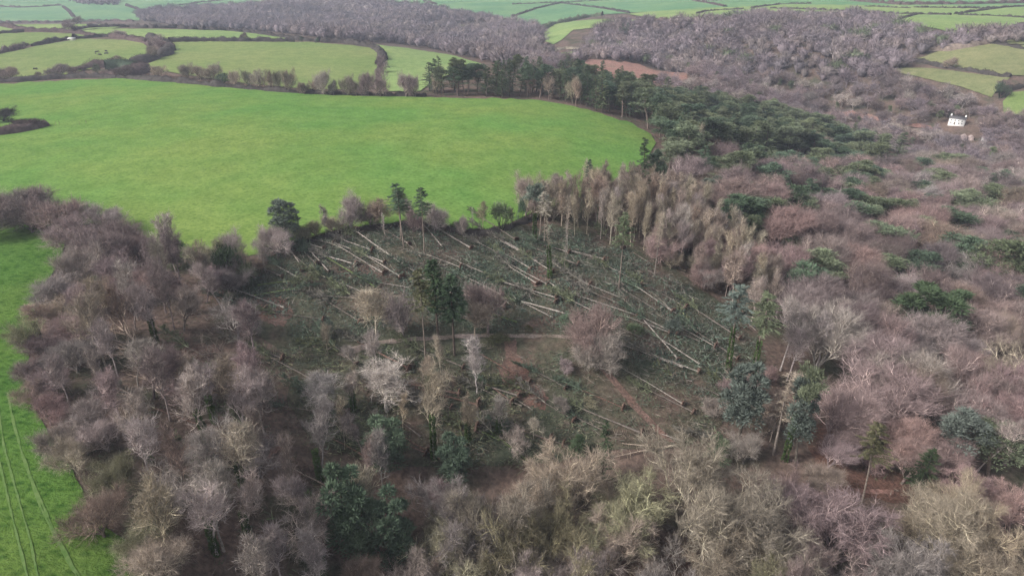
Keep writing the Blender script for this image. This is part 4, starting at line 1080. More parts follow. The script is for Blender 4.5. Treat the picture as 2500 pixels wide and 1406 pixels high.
# root end x, y, top end x, y, look
LOGD = [
 (989,653,890,586,'w'),(1008,659,978,640,'w'),(1080,606,994,509,'w'),(982,683,910,642,'w'),(939,673,850,622,'w'),(869,650,776,627,'w'),(915,704,805,640,'m'),(896,722,828,698,'w'),(840,702,800,687,'w'),(744,664,714,624,'w'),
 (755,660,716,628,'g'),(814,600,728,586,'g'),(792,611,742,599,'w'),(939,645,838,608,'w'),(910,616,856,600,'w'),(695,756,580,718,'w'),(648,758,573,744,'g'),(629,701,690,697,'m'),(620,726,715,714,'m'),(789,784,677,774,'g'),
 (808,672,757,618,'w'),(775,650,748,628,'g'),(1000,707,944,701,'w'),(891,735,806,732,'g'),(1125,657,1064,637,'w'),(1218,686,1141,656,'w'),(1128,686,1090,671,'g'),(1226,725,1152,692,'w'),(1288,624,1193,577,'w'),(1256,643,1186,609,'w'),
 (1144,781,1110,770,'w'),(1262,791,1190,773,'m'),(1301,717,1247,701,'w'),(1312,642,1240,605,'w'),(1349,668,1308,646,'w'),(1296,660,1240,632,'w'),(1337,699,1260,661,'w'),(1312,697,1259,668,'w'),(1371,715,1345,700,'w'),(1359,732,1245,702,'w'),
 (1357,742,1308,727,'g'),(1231,752,1180,738,'w'),(1403,777,1288,748,'w'),(1400,785,1380,778,'g'),(1482,639,1386,617,'w'),(1472,641,1394,621,'g'),(1388,620,1325,604,'w'),(1443,719,1399,678,'w'),(1527,736,1438,703,'w'),(1554,774,1430,736,'w'),
 (1512,746,1458,727,'g'),(1521,611,1480,584,'g'),(1566,697,1500,666,'w'),(1545,715,1515,697,'g'),(1642,765,1574,721,'w'),(1703,819,1640,766,'w'),(1672,754,1582,705,'g'),(1805,830,1708,770,'g'),(1655,882,1569,787,'w'),(1707,893,1624,844,'w'),
 (1632,815,1551,789,'w'),(1597,826,1555,804,'g'),(1595,842,1496,803,'g'),(1666,901,1534,856,'w'),(1583,644,1546,625,'g'),(1706,837,1666,824,'g'),(999,905,888,851,'r'),(869,894,815,852,'g'),(1120,966,950,936,'r'),(1166,993,983,948,'r'),
 (1290,937,1180,877,'r'),(1266,971,1092,924,'g'),(1274,996,1187,964,'g'),(874,1050,750,969,'r'),(822,1017,702,1003,'g'),(1162,1050,1054,1015,'r'),(1075,1125,990,1078,'r'),(1027,1070,985,1042,'g'),(894,1089,836,1043,'g'),(740,1236,676,1208,'r'),
 (838,1000,790,980,'r'),(1302,1141,1203,1065,'m'),(1375,1089,1257,1055,'g'),(1665,990,1566,935,'w'),(1566,1062,1430,1011,'g'),(1703,911,1617,883,'w'),(1620,1098,1522,1092,'s'),(1637,1093,1506,1124,'s'),(1668,1082,1626,1072,'w'),
 (1835,1090,1745,1074,'g'),(1755,970,1708,952,'g'),(1250,985,1190,948,'r'),(1866,1014,1828,998,'w'),(1300,1005,1262,985,'g'),(1205,1060,1150,1035,'g'),(885,1115,820,1085,'r'),(800,1192,717,1154,'s')]
rl = np.random.default_rng(77)
for x, y, k_ in ((560,905,'g'),(640,960,'r'),(700,1100,'r'),(480,1040,'r'),(610,1190,'g'),(760,930,'g'),(850,1010,'r'),(930,1060,'g'),(1040,1110,'r'),(1130,900,'g'),(1220,1080,'m'),(1340,1080,'r'),(1400,1030,'g'),(1480,1060,'g'),(1380,950,'g'),(1100,1000,'g'),(690,880,'g'),
                 (1520,1000,'r'),(1690,1010,'g'),(1800,880,'g'),(1745,850,'w'),(1650,820,'w'),(1600,760,'g'),(1480,780,'w'),(1350,780,'w'),(1120,730,'w'),(1050,690,'w'),(940,760,'g'),(880,790,'g'),(760,700,'w'),(690,680,'g'),(1410,650,'g'),(1440,700,'w'),(1260,590,'g'),(1150,610,'w'),(1000,600,'g')):
    dx = rl.uniform(60, 105)
    LOGD.append((x, y, x - dx, y - dx * rl.uniform(0.3, 0.62), k_))
LC = {'w': (0.31, 0.275, 0.245), 'g': (0.17, 0.145, 0.128), 'm': (0.13, 0.17, 0.07), 'r': (0.17, 0.105, 0.085), 's': (0.46, 0.37, 0.3)}
LA = {'w': 'pale', 'g': 'grey', 'm': 'mossy green', 'r': 'reddish brown', 's': 'white splintered'}
gr = np.array([(a[0], a[1]) for a in LOGD], float); gt = np.array([(a[2], a[3]) for a in LOGD], float)
GA = ground(gr[:, 0], gr[:, 1]); GB = ground(gt[:, 0], gt[:, 1])
for i, (a, b, row) in enumerate(zip(GA, GB, LOGD)):
    look = row[4]
    r = np.random.default_rng(500 + i)
    b = a + (b - a) * (1.18 if look == 'w' else 1.05)
    a = a + [0, 0, 0.6]; b = b + [0, 0, 1.15]
    d = b - a; L = np.linalg.norm(d)
    root = link('fallen_tree', None, loc=a)
    root.rotation_euler = Vector(d).to_track_quat('X', 'Z').to_euler()
    th = r.uniform(0.85, 1.2) * (1.1 if L > 14 else 0.8)
    c = np.array(LC[look]) * r.uniform(0.85, 1.15)
    t = link('trunk', LOGS[i % 4], root, color=c)
    ext = 1.0 if look == 's' else 1.08
    t.scale = (L / 20 * ext, th, th)
    if look in 'wgr' and L > 7 and r.random() < 0.8:
        p = link('root_plate', PLATES[i % 3], root, color=np.array((0.11, 0.074, 0.06)) * r.uniform(0.8, 1.15))
        s = r.uniform(0.6, 0.95) * (1.05 if look == 'r' else 0.85)
        p.scale = (s, s, s); p.rotation_euler = (r.uniform(-0.3, 0.3), r.uniform(-0.25, 0.1), 0)
    if L > 7 and look != 's':
        top = link('crown', (TOPC[i % 3] if look != 'w' or r.random() < 0.5 else TOPB[i % 2]), root, color=np.array([(0.085, 0.11, 0.08), (0.13, 0.145, 0.09), (0.15, 0.14, 0.12)][r.integers(3)]) * r.uniform(0.8, 1.2))
        top.location = (L * 0.98, 0, 0); s = r.uniform(0.7, 1.05); top.scale = (s, s, s); top.rotation_euler = (r.uniform(-0.5, 0.5), 0, r.uniform(-0.15, 0.15))
    root['category'] = 'fallen tree'; root['group'] = 'trees blown down in the clearing'
    EXTRA.append([root, 'fallen trunk' if L < 14 else 'long fallen trunk', (a + b) / 2, LA[look]])
# the multi-limbed broadleaf lying in the outer wood, and its neighbour
def fallen_limbs(fan, label, col):
    a = gp(*fan[0]) + [0, 0, 0.5]
    root = link('fallen_tree', None, loc=a, label=label, cat='fallen tree', group='trees blown down in the clearing')
    g = Geo(); r = np.random.default_rng(len(fan)); cg = Geo()
    E = ground([f[0] for f in fan[1:]], [f[1] for f in fan[1:]]) + [0, 0, 1.4]
    D = E - a; L = np.linalg.norm(D, axis=1)
    P1, R1 = grow(np.zeros((len(E), 3)), D, L, 0 * L + 0.3, 0 * L + 0.07, 7, 0.05, np.zeros(3), r)
    g.add(*tubes(P1, R1, 6))
    P, D, R, t = spawn(P1, R1, 9, 0.3, 1.0, 32, 8, r, 0.1)
    P2, R2 = grow(P, D, np.repeat(L, 9) * 0.35 * r.uniform(0.5, 1.2, len(t)), R * 0.6, R * 0.2, 4, 0.12, np.zeros(3), r)
    cg.add(*tubes(P2, R2, 3), 1)
    P, D, R, t = spawn(P2, R2, 8, 0.2, 1.0, 36, 12, r, 0.1)
    P3, R3 = grow(P, D, r.uniform(1.0, 2.6, len(t)), 0 * t + 0.03, 0 * t + 0.01, 3, 0.15, np.zeros(3), r)
    cg.add(*ribbons(P3, R3, r), 1)
    P, D, R, t = spawn(P3, R3, 8, 0.1, 1.0, 38, 12, r)
    cg.add(*blades(P, D, r.uniform(0.5, 1.2, len(P)), 0.04, r), 0)
    link('limb', g.mesh('limb', [M_BARK], True), root, color=col)
    link('crown', cg.mesh('crown', [M_TWIG, M_BRANCH]), root, color=np.array(col) * 0.62)
fallen_limbs([(368,868),(248,812),(232,838),(246,862),(262,872),(290,802)], 'pale fallen broadleaf with limbs fanned out flat in the outer wood', (0.4, 0.32, 0.27))
fallen_limbs([(398,958),(332,880),(318,892),(345,868)], 'fallen forked tree lying just downhill of the fanned-out broadleaf', (0.33, 0.26, 0.22))
fallen_limbs([(600,874),(480,880),(490,892),(505,868)], 'slim bare tree lying flat above the yellow ivied stem', (0.3, 0.25, 0.22))

# ------------------------------------------------------------------ ground cover: brash, bramble, litter
def cover(name, P, label, cols, nb, size, wid, hgt, spread, seed, flat=0.35, sticks=0.0, stickc=(0.18, 0.155, 0.135), arcs=False):
    r = np.random.default_rng(seed); n = len(P)
    sc = r.uniform(0.6, 1.4, n) * (0.95 + 0.55 * np.sin(P[:, 0] * 0.41 + 1.7 * np.sin(P[:, 1] * 0.23)) * np.sin(P[:, 1] * 0.37 + np.sin(P[:, 0] * 0.19)))
    C = np.repeat(P, nb, 0); S = np.repeat(sc, nb)[:, None]
    q = r.normal(0, 1, (n * nb, 3)) * [spread, spread, 0]
    hh = np.maximum(0.05, 1 - (q[:, :1] ** 2 + q[:, 1:2] ** 2) / (4 * spread ** 2)) * hgt * r.random((n * nb, 1))
    C = C + q * S + np.concatenate([0 * hh, 0 * hh, hh * S], 1)
    d = unit(r.normal(size=(n * nb, 3)) * [1, 1, flat] + q * 0.6 + [0, 0, 0.12])
    if arcs:
        base = r.uniform(0, 6.28, n); aa = np.repeat(base, nb) + r.normal(0, 0.5, n * nb)
        d = unit(np.stack([np.cos(aa), np.sin(aa), r.normal(0.05, 0.3, n * nb)], -1))
    cols = np.array(cols); ci = r.integers(len(cols), size=n)
    c = np.repeat(cols[ci] * r.uniform(0.7, 1.35, (n, 1)), nb, 0) * r.uniform(0.75, 1.25, (n * nb, 1))
    g = Geo()
    V, F = blades(C, d, size * S[:, 0] * r.uniform(0.5, 1.4, n * nb), wid * S[:, 0], r)
    g.add(V, F, 0, np.repeat(c, 3, 0))
    m = int(n * sticks)
    if m:
        idx = r.integers(n, size=m)
        p = P[idx] + r.normal(0, 1.5, (m, 3)) * [1, 1, 0] + [0, 0, 0.5]
        an = r.normal(2.6, 0.55, m)
        dd = np.stack([np.cos(an), np.sin(an), r.normal(0.05, 0.15, m)], -1)
        Ps, Rs = grow(p, dd, r.uniform(1.5, 5.0, m), np.full(m, 0.055), np.full(m, 0.02), 3, 0.12, np.zeros(3), r)
        V, F = ribbons(Ps, Rs, r)
        g.add(V, F, 0, np.repeat(np.array(stickc) * r.uniform(0.6, 1.4, (m, 1)), len(V) // m, 0))
    link(name, g.mesh(name, [M_STUFF]), kind='stuff', label=label)
    return g.tris()
UPPER = [(700,606),(760,592),(850,568),(930,558),(1010,552),(1090,566),(1180,580),(1260,562),(1330,555),(1400,575),(1520,610),(1620,660),(1740,750),(1840,830),(1860,900),(1770,1000),(1680,960),(1560,890),(1450,850),(1410,815),(1100,812),(900,822),(800,842),(740,840),(700,800),(560,745),(560,700),(640,665)]
MOSTLY = cover('conifer_brash', scatter(UPPER, 1.5, seed=41, avoid=[[(810,872),(850,840),(900,828),(960,821),(1050,817),(1150,813),(1250,812),(1430,818),(1430,834),(1250,834),(1050,838),(960,845),(910,854),(850,876)]]), 'grey-green heaps of broken conifer tops across the upper clearing',
      [(0.085, 0.112, 0.085), (0.07, 0.10, 0.075), (0.11, 0.135, 0.10), (0.13, 0.13, 0.11), (0.09, 0.125, 0.10), (0.12, 0.10, 0.085)], 22, 0.95, 0.17, 1.0, 1.15, 42, 0.9, 0.3, (0.26, 0.23, 0.21))
LOWERP = [(600,850),(900,852),(1100,845),(1220,845),(1230,900),(1260,960),(1330,1010),(1450,1030),(1440,1100),(1300,1140),(1100,1140),(900,1130),(720,1080),(640,990),(650,900)]
cover('feathery_brash', scatter(LOWERP, 1.4, seed=43, avoid=[[(810,872),(850,840),(900,828),(960,821),(1050,817),(1150,813),(1250,812),(1430,818),(1430,834),(1250,834),(1050,838),(960,845),(910,854),(850,876)], SCARS[0]]), 'feathery larch and cedar boughs strewn over the lower clearing',
      [(0.09, 0.11, 0.075), (0.15, 0.165, 0.10), (0.08, 0.10, 0.075), (0.19, 0.19, 0.12), (0.13, 0.105, 0.085)], 18, 1.1, 0.13, 1.0, 1.1, 44, 0.7, 0.2, (0.22, 0.19, 0.16), arcs=True)
cover('brash_debris', scatter([(1450,850),(1560,880),(1720,920),(1850,900),(1880,960),(1800,1060),(1700,1090),(1560,1100),(1400,1040),(1300,960),(1270,860)], 1.5, seed=45, avoid=[SCARS[0], [(1450,875),(1500,900),(1600,1020),(1670,1095),(1620,1085),(1520,985),(1455,900)]]), 'thin twiggy debris on the open slope under the path',
      [(0.09, 0.115, 0.08), (0.15, 0.125, 0.10), (0.11, 0.125, 0.08)], 18, 0.8, 0.12, 0.8, 1.0, 46, 0.4, 0.5)
cover('undergrowth', np.vstack([scatter(WOOD_L, 3.1, seed=47), scatter(POLE, 3.0, seed=48), scatter([(1640,960),(1900,900),(1990,960),(2060,1100),(1860,1180),(1400,1180),(1000,1500),(2700,1500),(2600,1250),(2300,1230)], 4.2, seed=49)]), 'bramble, ivy and fallen twigs under the standing trees',
      [(0.07, 0.09, 0.05), (0.15, 0.12, 0.10), (0.09, 0.09, 0.06), (0.18, 0.14, 0.12), (0.06, 0.08, 0.05)], 16, 1.1, 0.13, 1.0, 1.2, 50, 0.5, 0.6, (0.2, 0.17, 0.15))
# plume heaps: recognisable piles of pale fern-like boughs
for j, (x, y, s) in enumerate(((800,845,1.0),(825,862,0.9),(1230,945,1.2),(1270,950,1.1),(1300,965,1.0),(1180,1040,1.0),(1240,1060,1.0),(960,965,0.9),(1010,985,1.0),(1060,1000,1.0),(1130,1070,1.0),(1100,1040,0.9),(1670,770,0.9),(1690,800,0.9),(1640,920,1.0),(1760,930,0.9))):
    r = np.random.default_rng(900 + j)
    o = link('fallen_bough', TOPC[j % 3], loc=gp(x, y) + [0, 0, 0.5], color=np.array((0.13, 0.14, 0.08)) * r.uniform(0.75, 1.2), cat='bough', group='feathery conifer boughs torn down in the storm')
    o.scale = (s, s * 1.1, s); o.rotation_euler = (r.uniform(-0.3, 0.3), 0, r.uniform(2.0, 3.4))
    EXTRA.append([o, 'torn conifer bough', gp(x, y), 'khaki feathery'])

# ------------------------------------------------------------------ hedges
def hedge(line, h, w, tint, label=None, step=8, dens_=1.0, size=0.7):
    W = wpoly(line, step, False, 0.3)
    r = np.random.default_rng(int(abs(W[0, 0] * 7 + W[0, 1])) % 99999)
    seg = np.linalg.norm(np.diff(W, axis=0), axis=1); Ltot = seg.sum()
    cum = np.concatenate([[0], np.cumsum(seg)])
    n = max(3, int(Ltot / max(1.6, w * 0.7)))
    s = np.linspace(0, Ltot, n)
    C = np.stack([np.interp(s, cum, W[:, i]) for i in range(3)], -1); C[:, 2] = zt(C[:, 0], C[:, 1])
    T = unit(np.gradient(C, axis=0)); Nn = unit(np.cross(T, [0, 0, 1.0]))
    k = 6; a = np.linspace(-0.15, math.pi + 0.15, k)
    rad = r.uniform(0.5, 1.35, (n, 1)) * np.ones((n, k)) * r.uniform(0.9, 1.1, (n, k))
    V = C[:, None] + Nn[:, None] * (np.cos(a) * w / 2)[None, :, None] * rad[..., None] + np.array([0, 0, 1.0]) * (np.sin(a) * h)[None, :, None] * rad[..., None] * 0.85
    i = (np.arange(n - 1) * k)[:, None]; j = np.arange(k - 1)[None, :]
    F = np.stack([i + j, i + j + 1, i + k + j + 1, i + k + j], -1).reshape(-1, 4)
    g = Geo(); g.add(V.reshape(-1, 3), F)
    m = int(min(6000, Ltot * 14 * dens_ * (w + h) / 4 / size))
    q = r.random(m) * (n - 1); qi = np.minimum(q.astype(int), n - 2); qa = (q - qi)[:, None]
    an = r.uniform(0, math.pi, m)
    rr = np.interp(q, np.arange(n), rad[:, 2])[:, None]
    c = C[qi] * (1 - qa) + C[qi + 1] * qa + (Nn[qi] * np.cos(an)[:, None] * w / 2 + np.array([0, 0, 1.0]) * np.sin(an)[:, None] * h) * rr * r.uniform(0.7, 1.0, (m, 1))
    d = Nn[qi] * np.cos(an)[:, None] + np.array([0, 0, 1.0]) * (np.sin(an)[:, None] + 0.3) + r.normal(0, 0.5, (m, 3))
    g.add(*blades(c, d, size * r.uniform(0.5, 1.5, m), size * 0.28, r))
    mid = C[n // 2]
    o = link('hedge', g.mesh('hedge', [M_NEEDLE]), color=np.array(C_[tint]) * r.uniform(0.55, 0.8), cat='hedge', label=label)
    if not label:
        EXTRA.append([o, ('long' if Ltot > 250 else 'short') + ' field hedge', mid, 'dark clipped' if h < 3.2 else 'thick overgrown'])
    return o
C_['hedge'] = (0.085, 0.075, 0.07); C_['thorn'] = (0.13, 0.095, 0.09)
hedge([(-200,205),(0,202),(60,199),(150,192),(260,189),(350,196),(450,204),(550,214)], 4.0, 6, 'hedge', 'thick dark hedge with thorn trees above the big meadow', 10)
hedge([(550,214),(700,227),(800,232),(950,236),(1040,237)], 3.0, 5, 'hedge', 'low bank hedge under the row of slim trees', 10)
hedge(half([(380,350),(420,335),(520,325),(620,325),(690,345),(660,370),(500,375)]), 6.0, 14, 'thorn', 'broad bramble thicket between cattle field and meadow', 8)
hedge(half([(520,345),(600,335),(670,350)]), 8.0, 12, 'fir', 'dark evergreen thicket on the meadow hedge bend', 8)
hedge(half([(-100,280),(0,265),(60,250),(110,240)]), 5.0, 6, 'thorn')
hedge(half([(160,228),(250,208),(335,195)]), 4.2, 6, 'hedge')
hedge(half([(365,193),(420,188),(500,180),(545,183)]), 4.6, 6, 'hedge')
hedge(half([(545,183),(600,188),(650,197),(700,210),(735,225)]), 4.6, 7, 'thorn')
hedge(half([(740,190),(790,205),(830,235),(825,262),(780,285),(730,300),(640,312)]), 6.0, 10, 'hedge')
hedge(half([(0,128),(50,133),(110,150),(200,155),(300,155),(380,165),(470,185)]), 4.0, 7, 'thorn')
hedge(half([(360,155),(420,142),(500,137),(620,134),(720,138),(850,140),(1000,148)]), 4.6, 5, 'hedge')
hedge(half([(1000,148),(1120,155),(1250,168),(1350,183),(1450,198),(1560,206)]), 4.6, 6, 'hedge')
hedge(half([(830,210),(950,203),(1100,203),(1250,203),(1400,205),(1440,205)]), 4.4, 5, 'hedge')
hedge(half([(1575,208),(1650,211),(1740,220),(1815,235),(1850,255),(1868,280),(1870,300),(1850,322)]), 5.0, 7, 'hedge')
hedge(half([(-50,168),(0,166),(60,162),(120,158)]), 3.0, 4, 'hedge')
hedge(half([(-100,112),(0,112),(150,112),(250,112),(400,106),(560,104),(650,108)]), 4, 6, 'thorn')
hedge(half([(-100,34),(0,38),(100,42),(200,38),(300,32)]), 4.5, 7, 'thorn', size=1.2)
hedge(half([(310,38),(335,58),(362,88)]), 4, 7, 'thorn', size=1.2)
hedge(half([(620,34),(660,45),(700,62)]), 5, 7, 'thorn', size=1.2)
hedge(half([(-100,2),(0,4),(230,6)]), 4, 7, 'thorn', size=1.2)
hedge(half([(880,30),(1000,15),(1110,4)]), 4, 7, 'thorn', size=1.2)
hedge(half([(1270,2),(1420,14),(1560,24),(1680,40)]), 5, 8, 'thorn', size=1.2)
hedge(half([(1730,20),(1850,12),(1880,24)]), 4, 7, 'thorn', size=1.2)
hedge(half([(2070,8),(2130,26)]), 4, 7, 'thorn', size=1.2)
hedge(half([(0,85),(60,66),(120,46),(180,32),(240,20)], 1250), 4, 6, 'hedge', size=1.2)
hedge(half([(240,20),(400,40),(480,52),(570,68)], 1250), 4, 6, 'hedge', size=1.2)
hedge(half([(0,26),(110,21),(240,18),(400,8),(560,0)], 1250), 3.5, 6, 'hedge', size=1.2)
hedge(half([(880,6),(960,20),(1040,38)], 1250), 3.5, 6, 'thorn', size=1.2)
hedge(half([(930,8),(1150,3),(1400,-2)], 1250), 3.5, 6, 'thorn', size=1.2)
hedge(half([(900,72),(950,60),(1020,54),(1130,49)], 1250), 3.2, 4, 'hedge')
hedge(half([(1165,44),(1230,36),(1300,28)], 1250), 3.2, 4, 'hedge')
hedge(half([(1260,46),(1400,49),(1530,54)], 1250), 3.2, 4, 'hedge')
hedge(half([(1545,56),(1680,63),(1800,68)], 1250), 3.2, 4, 'hedge')
hedge(half([(1780,70),(1950,74),(2140,78)], 1250), 3.2, 4, 'hedge')
hedge(half([(1850,110),(1910,93),(1970,77)], 1250), 3.2, 4, 'hedge')
hedge(half([(2160,74),(2300,56),(2420,40)], 1250), 3.5, 4, 'hedge')
hedge(half([(2180,78),(2330,82),(2500,92),(2650,98)], 1250), 3.2, 4, 'hedge')
hedge(half([(1720,36),(1850,42),(1950,45)], 1250), 3.2, 4, 'hedge')
hedge(half([(1960,42),(2150,44),(2300,46),(2500,37)], 1250), 3.2, 4, 'hedge')
hedge(half([(1300,26),(1360,24),(1460,24)], 1250), 3.0, 4, 'hedge')
hedge(half([(1540,-2),(1700,12),(1900,28),(2200,26),(2500,20)], 1250), 6, 9, 'thorn', size=1.2)
hedge(half([(140,160),(200,125),(300,102),(380,86),(440,78)], 1250), 8, 8, 'pine')
hedge(half([(560,98),(700,104),(820,106),(950,115),(1080,118)], 1250), 5, 7, 'thorn')
hedge(half([(1965,298),(2050,318),(2100,330),(2250,350),(2340,368),(2430,380)], 1250), 3.2, 4.5, 'hedge')
hedge(half([(2340,214),(2420,228),(2500,244),(2650,260)], 1250), 3.2, 4.5, 'hedge')
hedge(half([(2372,462),(2420,442),(2500,425),(2650,410)], 1250), 3.5, 5, 'hedge')
hedge(half([(2020,245),(2140,245),(2250,225),(2350,205),(2420,180),(2500,160),(2650,150)], 1250), 5, 9, 'brown')
hedge(half([(150,285),(200,255),(260,238),(330,240)], 1250), 2.4, 6, 'khaki')
hedge([(-60,338),(0,330),(50,322),(90,314),(112,308)], 5.0, 9, 'thorn', 'overgrown hedge spur poking into the big meadow', 8)
hedge([(640,612),(700,603),(760,588),(850,565),(930,556),(1010,548)], 1.6, 3.0, 'hedge', 'scrubby earth bank under the blue-grey spruce', 12, size=0.5)
hedge([(1010,548),(1080,555),(1130,572),(1190,572),(1240,556),(1310,530)], 1.6, 3.0, 'hedge', 'dark earth bank curving under the ivied bush', 12, size=0.5)
for x, y, t, w, ti in ((90,312,288,50,'thorn'),(55,310,290,40,'thorn'),(10,298,262,60,'hedge')):
    ADJ[ti] = 'dark reddish bare'
    B('thorn_tree', x, y, t, w, tint=ti, region='hedge')

# ------------------------------------------------------------------ buildings, vehicle, fence posts, cattle
M_WHITE = flat_mat('white_render', (0.8, 0.79, 0.77)); M_SLATE = flat_mat('slate', (0.09, 0.085, 0.09)); M_GLASS = flat_mat('dark_glass', (0.03, 0.035, 0.04), 0.2)
M_PINK = flat_mat('pink_render', (0.42, 0.33, 0.31)); M_TIMBER = flat_mat('timber', (0.16, 0.13, 0.1)); M_METAL = flat_mat('pale_metal', (0.6, 0.6, 0.58), 0.4); M_TYRE = flat_mat('tyre_rubber', (0.02, 0.02, 0.02))
M_HIDE = flat_mat('black_hide', (0.012, 0.011, 0.01))
def boxg(g, x0, y0, z0, x1, y1, z1, mi=0):
    V = [[x, y, z] for x in (x0, x1) for y in (y0, y1) for z in (z0, z1)]
    g.add(V, [[0, 1, 3, 2], [4, 6, 7, 5], [0, 4, 5, 1], [2, 3, 7, 6], [0, 2, 6, 4], [1, 5, 7, 3]], mi)
def cottage(name, px, py, L, W, H, RH, rot, wall, roof, wins, label, chim=True, door=None, cat='house', floor=0):
    root = link(name, None, loc=gp(px, py) - [0, 0, 0.1], label=label, cat=cat)
    root.rotation_euler = (0, 0, rot)
    g = Geo()
    g.add([[-L/2,-W/2,-2],[L/2,-W/2,-2],[L/2,W/2,-2],[-L/2,W/2,-2],[-L/2,-W/2,H],[L/2,-W/2,H],[L/2,W/2,H],[-L/2,W/2,H],[-L/2,0,H+RH],[L/2,0,H+RH]],
          [[0,1,5,4],[2,3,7,6]]); 
    g.G.append((np.array([[1,2,6],[1,6,9],[1,9,5],[3,0,4],[3,4,8],[3,8,7]]), 0))
    link('wall', g.mesh('wall', [wall]), root)
    g = Geo(); e = 0.35; t = 0.16; sl = RH / (W / 2)
    for s in (-1, 1):
        V = [[-L/2-e, s*(W/2+e), H-sl*e+0.03],[L/2+e, s*(W/2+e), H-sl*e+0.03],[L/2+e,0,H+RH+0.03],[-L/2-e,0,H+RH+0.03]]
        V += [[a, b, c + t] for a, b, c in V]
        g.add(V, [[0,1,2,3],[4,5,6,7],[0,1,5,4],[1,2,6,5],[2,3,7,6],[3,0,4,7]])
    ro = link('roof', g.mesh('roof', [roof]), root)
    if chim:
        for xx in (-L/2+0.6, L/2-0.6):
            g = Geo(); boxg(g, xx-0.45, -0.4, H+RH-0.8, xx+0.45, 0.4, H+RH+1.1); boxg(g, xx-0.2, -0.2, H+RH+1.1, xx+0.2, 0.2, H+RH+1.5)
            link('chimney', g.mesh('chimney', [wall]), ro)
    for wx, wz in wins:
        g = Geo(); boxg(g, wx-0.42, -W/2-0.06, wz-0.5, wx+0.42, -W/2+0.02, wz+0.5)
        wf = link('window', g.mesh('window', [wall if wall is not M_WHITE else M_METAL]), root)
        g = Geo(); boxg(g, wx-0.34, -W/2-0.09, wz-0.42, wx-0.03, -W/2-0.062, wz+0.42); boxg(g, wx+0.03, -W/2-0.09, wz-0.42, wx+0.34, -W/2-0.062, wz+0.42)
        link('pane', g.mesh('pane', [M_GLASS]), wf)
    if door is not None:
        g = Geo(); boxg(g, door-0.5, -W/2-0.07, 0.1, door+0.5, -W/2+0.02, 2.1)
        link('door', g.mesh('door', [M_TIMBER]), root)
    return root
cottage('cottage', 2335, 304, 10.6, 4.4, 4.6, 1.5, -0.72, M_WHITE, M_SLATE, [(-3.6,1.4),(-3.6,3.2),(-1.2,3.2),(1.1,3.2),(3.4,3.2),(1.6,1.4),(3.6,1.4)], 'long white cottage with a dark roof among valley trees', door=-1.2)
cottage('outbuilding', 2352, 340, 4.6, 3.6, 2.2, 1.5, 1.1, M_PINK, M_PINK, [(0, 1.6)], 'pinkish gabled outbuilding below the white cottage', chim=False, cat='outbuilding')
cottage('outbuilding', 2370, 341, 3.8, 3, 2, 1.3, 1.2, M_PINK, M_PINK, [(0, 1.6)], 'smaller pale-gabled outbuilding beside the pinkish one', chim=False, cat='outbuilding')
cottage('outbuilding', 2406, 344, 4.6, 3, 2, 1.0, -0.1, M_WHITE, M_PINK, [(0, 1.5)], 'low pale-roofed outbuilding half hidden by bare trees', chim=False, cat='outbuilding')
cottage('farmhouse', 1852, 241, 7, 5, 3.2, 2, 0.2, M_WHITE, M_SLATE, [(-2,1.8),(1.5,1.8)], 'tiny white farmhouse lost in the hillside wood', door=0)
cottage('farmhouse', 1822, 232, 6, 4, 3, 1.8, 0.4, M_WHITE, M_SLATE, [(-1.5,1.8),(1.5,1.8)], 'second tiny white house upslope in the hillside wood', door=0)
cottage('barn', 1244, 139, 9, 6, 3.2, 1.8, 0.1, M_WHITE, M_METAL, [(0,1.8)], 'white-roofed barn in the valley beyond the conifer belt', chim=False, cat='barn')
def shed(px, py, label):
    root = link('field_shelter', None, loc=gp(px, py), label=label, cat='shelter')
    g = Geo(); boxg(g, -3, 1.4, -0.6, 3, 1.5, 2.4); boxg(g, -3, -1.5, -0.6, -2.9, 1.4, 2.2); boxg(g, 2.9, -1.5, -0.6, 3, 1.4, 2.2); boxg(g, -1.2, -1.5, -0.6, 2.9, -1.4, 2.1)
    link('wall', g.mesh('wall', [flat_mat('shed_board', (0.42, 0.42, 0.32))]), root)
    g = Geo(); g.add([[-3.3,-1.9,2.3],[3.3,-1.9,2.3],[3.3,1.8,2.95],[-3.3,1.8,2.95],[-3.3,-1.9,2.42],[3.3,-1.9,2.42],[3.3,1.8,3.07],[-3.3,1.8,3.07]], [[0,1,2,3],[4,5,6,7],[0,1,5,4],[1,2,6,5],[2,3,7,6],[3,0,4,7]])
    link('roof', g.mesh('roof', [M_METAL]), root)
shed(176, 101, 'cream field shelter with a white roof against the hedge')
def van(px, py, rot, label):
    root = link('van', None, loc=gp(px, py) + [0, 0, 0.35], label=label, cat='van'); root.rotation_euler = (0, 0, rot)
    g = Geo()
    prof = [(-2.4,0.2),(2.3,0.2),(2.4,0.9),(1.9,1.15),(1.3,1.9),(-2.3,1.95),(-2.4,1.6)]
    V = [(x, y, z) for y in (-0.95, 0.95) for x, z in prof]; n = len(prof)
    g.add(V, [[i, (i+1) % n, n + (i+1) % n, n + i] for i in range(n)])
    for o in (0, n):
        g.G.append((np.array([[o, o+i, o+i+1] for i in range(1, n-1)]), 0))
    link('body', g.mesh('body', [M_WHITE]), root)
    g = Geo(); g.add([[1.92,-0.8,1.18],[1.92,0.8,1.18],[1.36,0.8,1.87],[1.36,-0.8,1.87]], [[0,1,2,3]]); link('windscreen', g.mesh('windscreen', [M_GLASS]), root)
    wg = Geo(); wg.add(*tubes(np.array([[[0,-0.1,0],[0,0.1,0]]]), np.array([[0.34,0.34]]), 12)); wm = wg.mesh('wheel', [M_TYRE])
    for x in (-1.5, 1.5):
        for y in (-0.92, 0.92):
            w = link('wheel', wm, root); w.location = (x, y, 0)
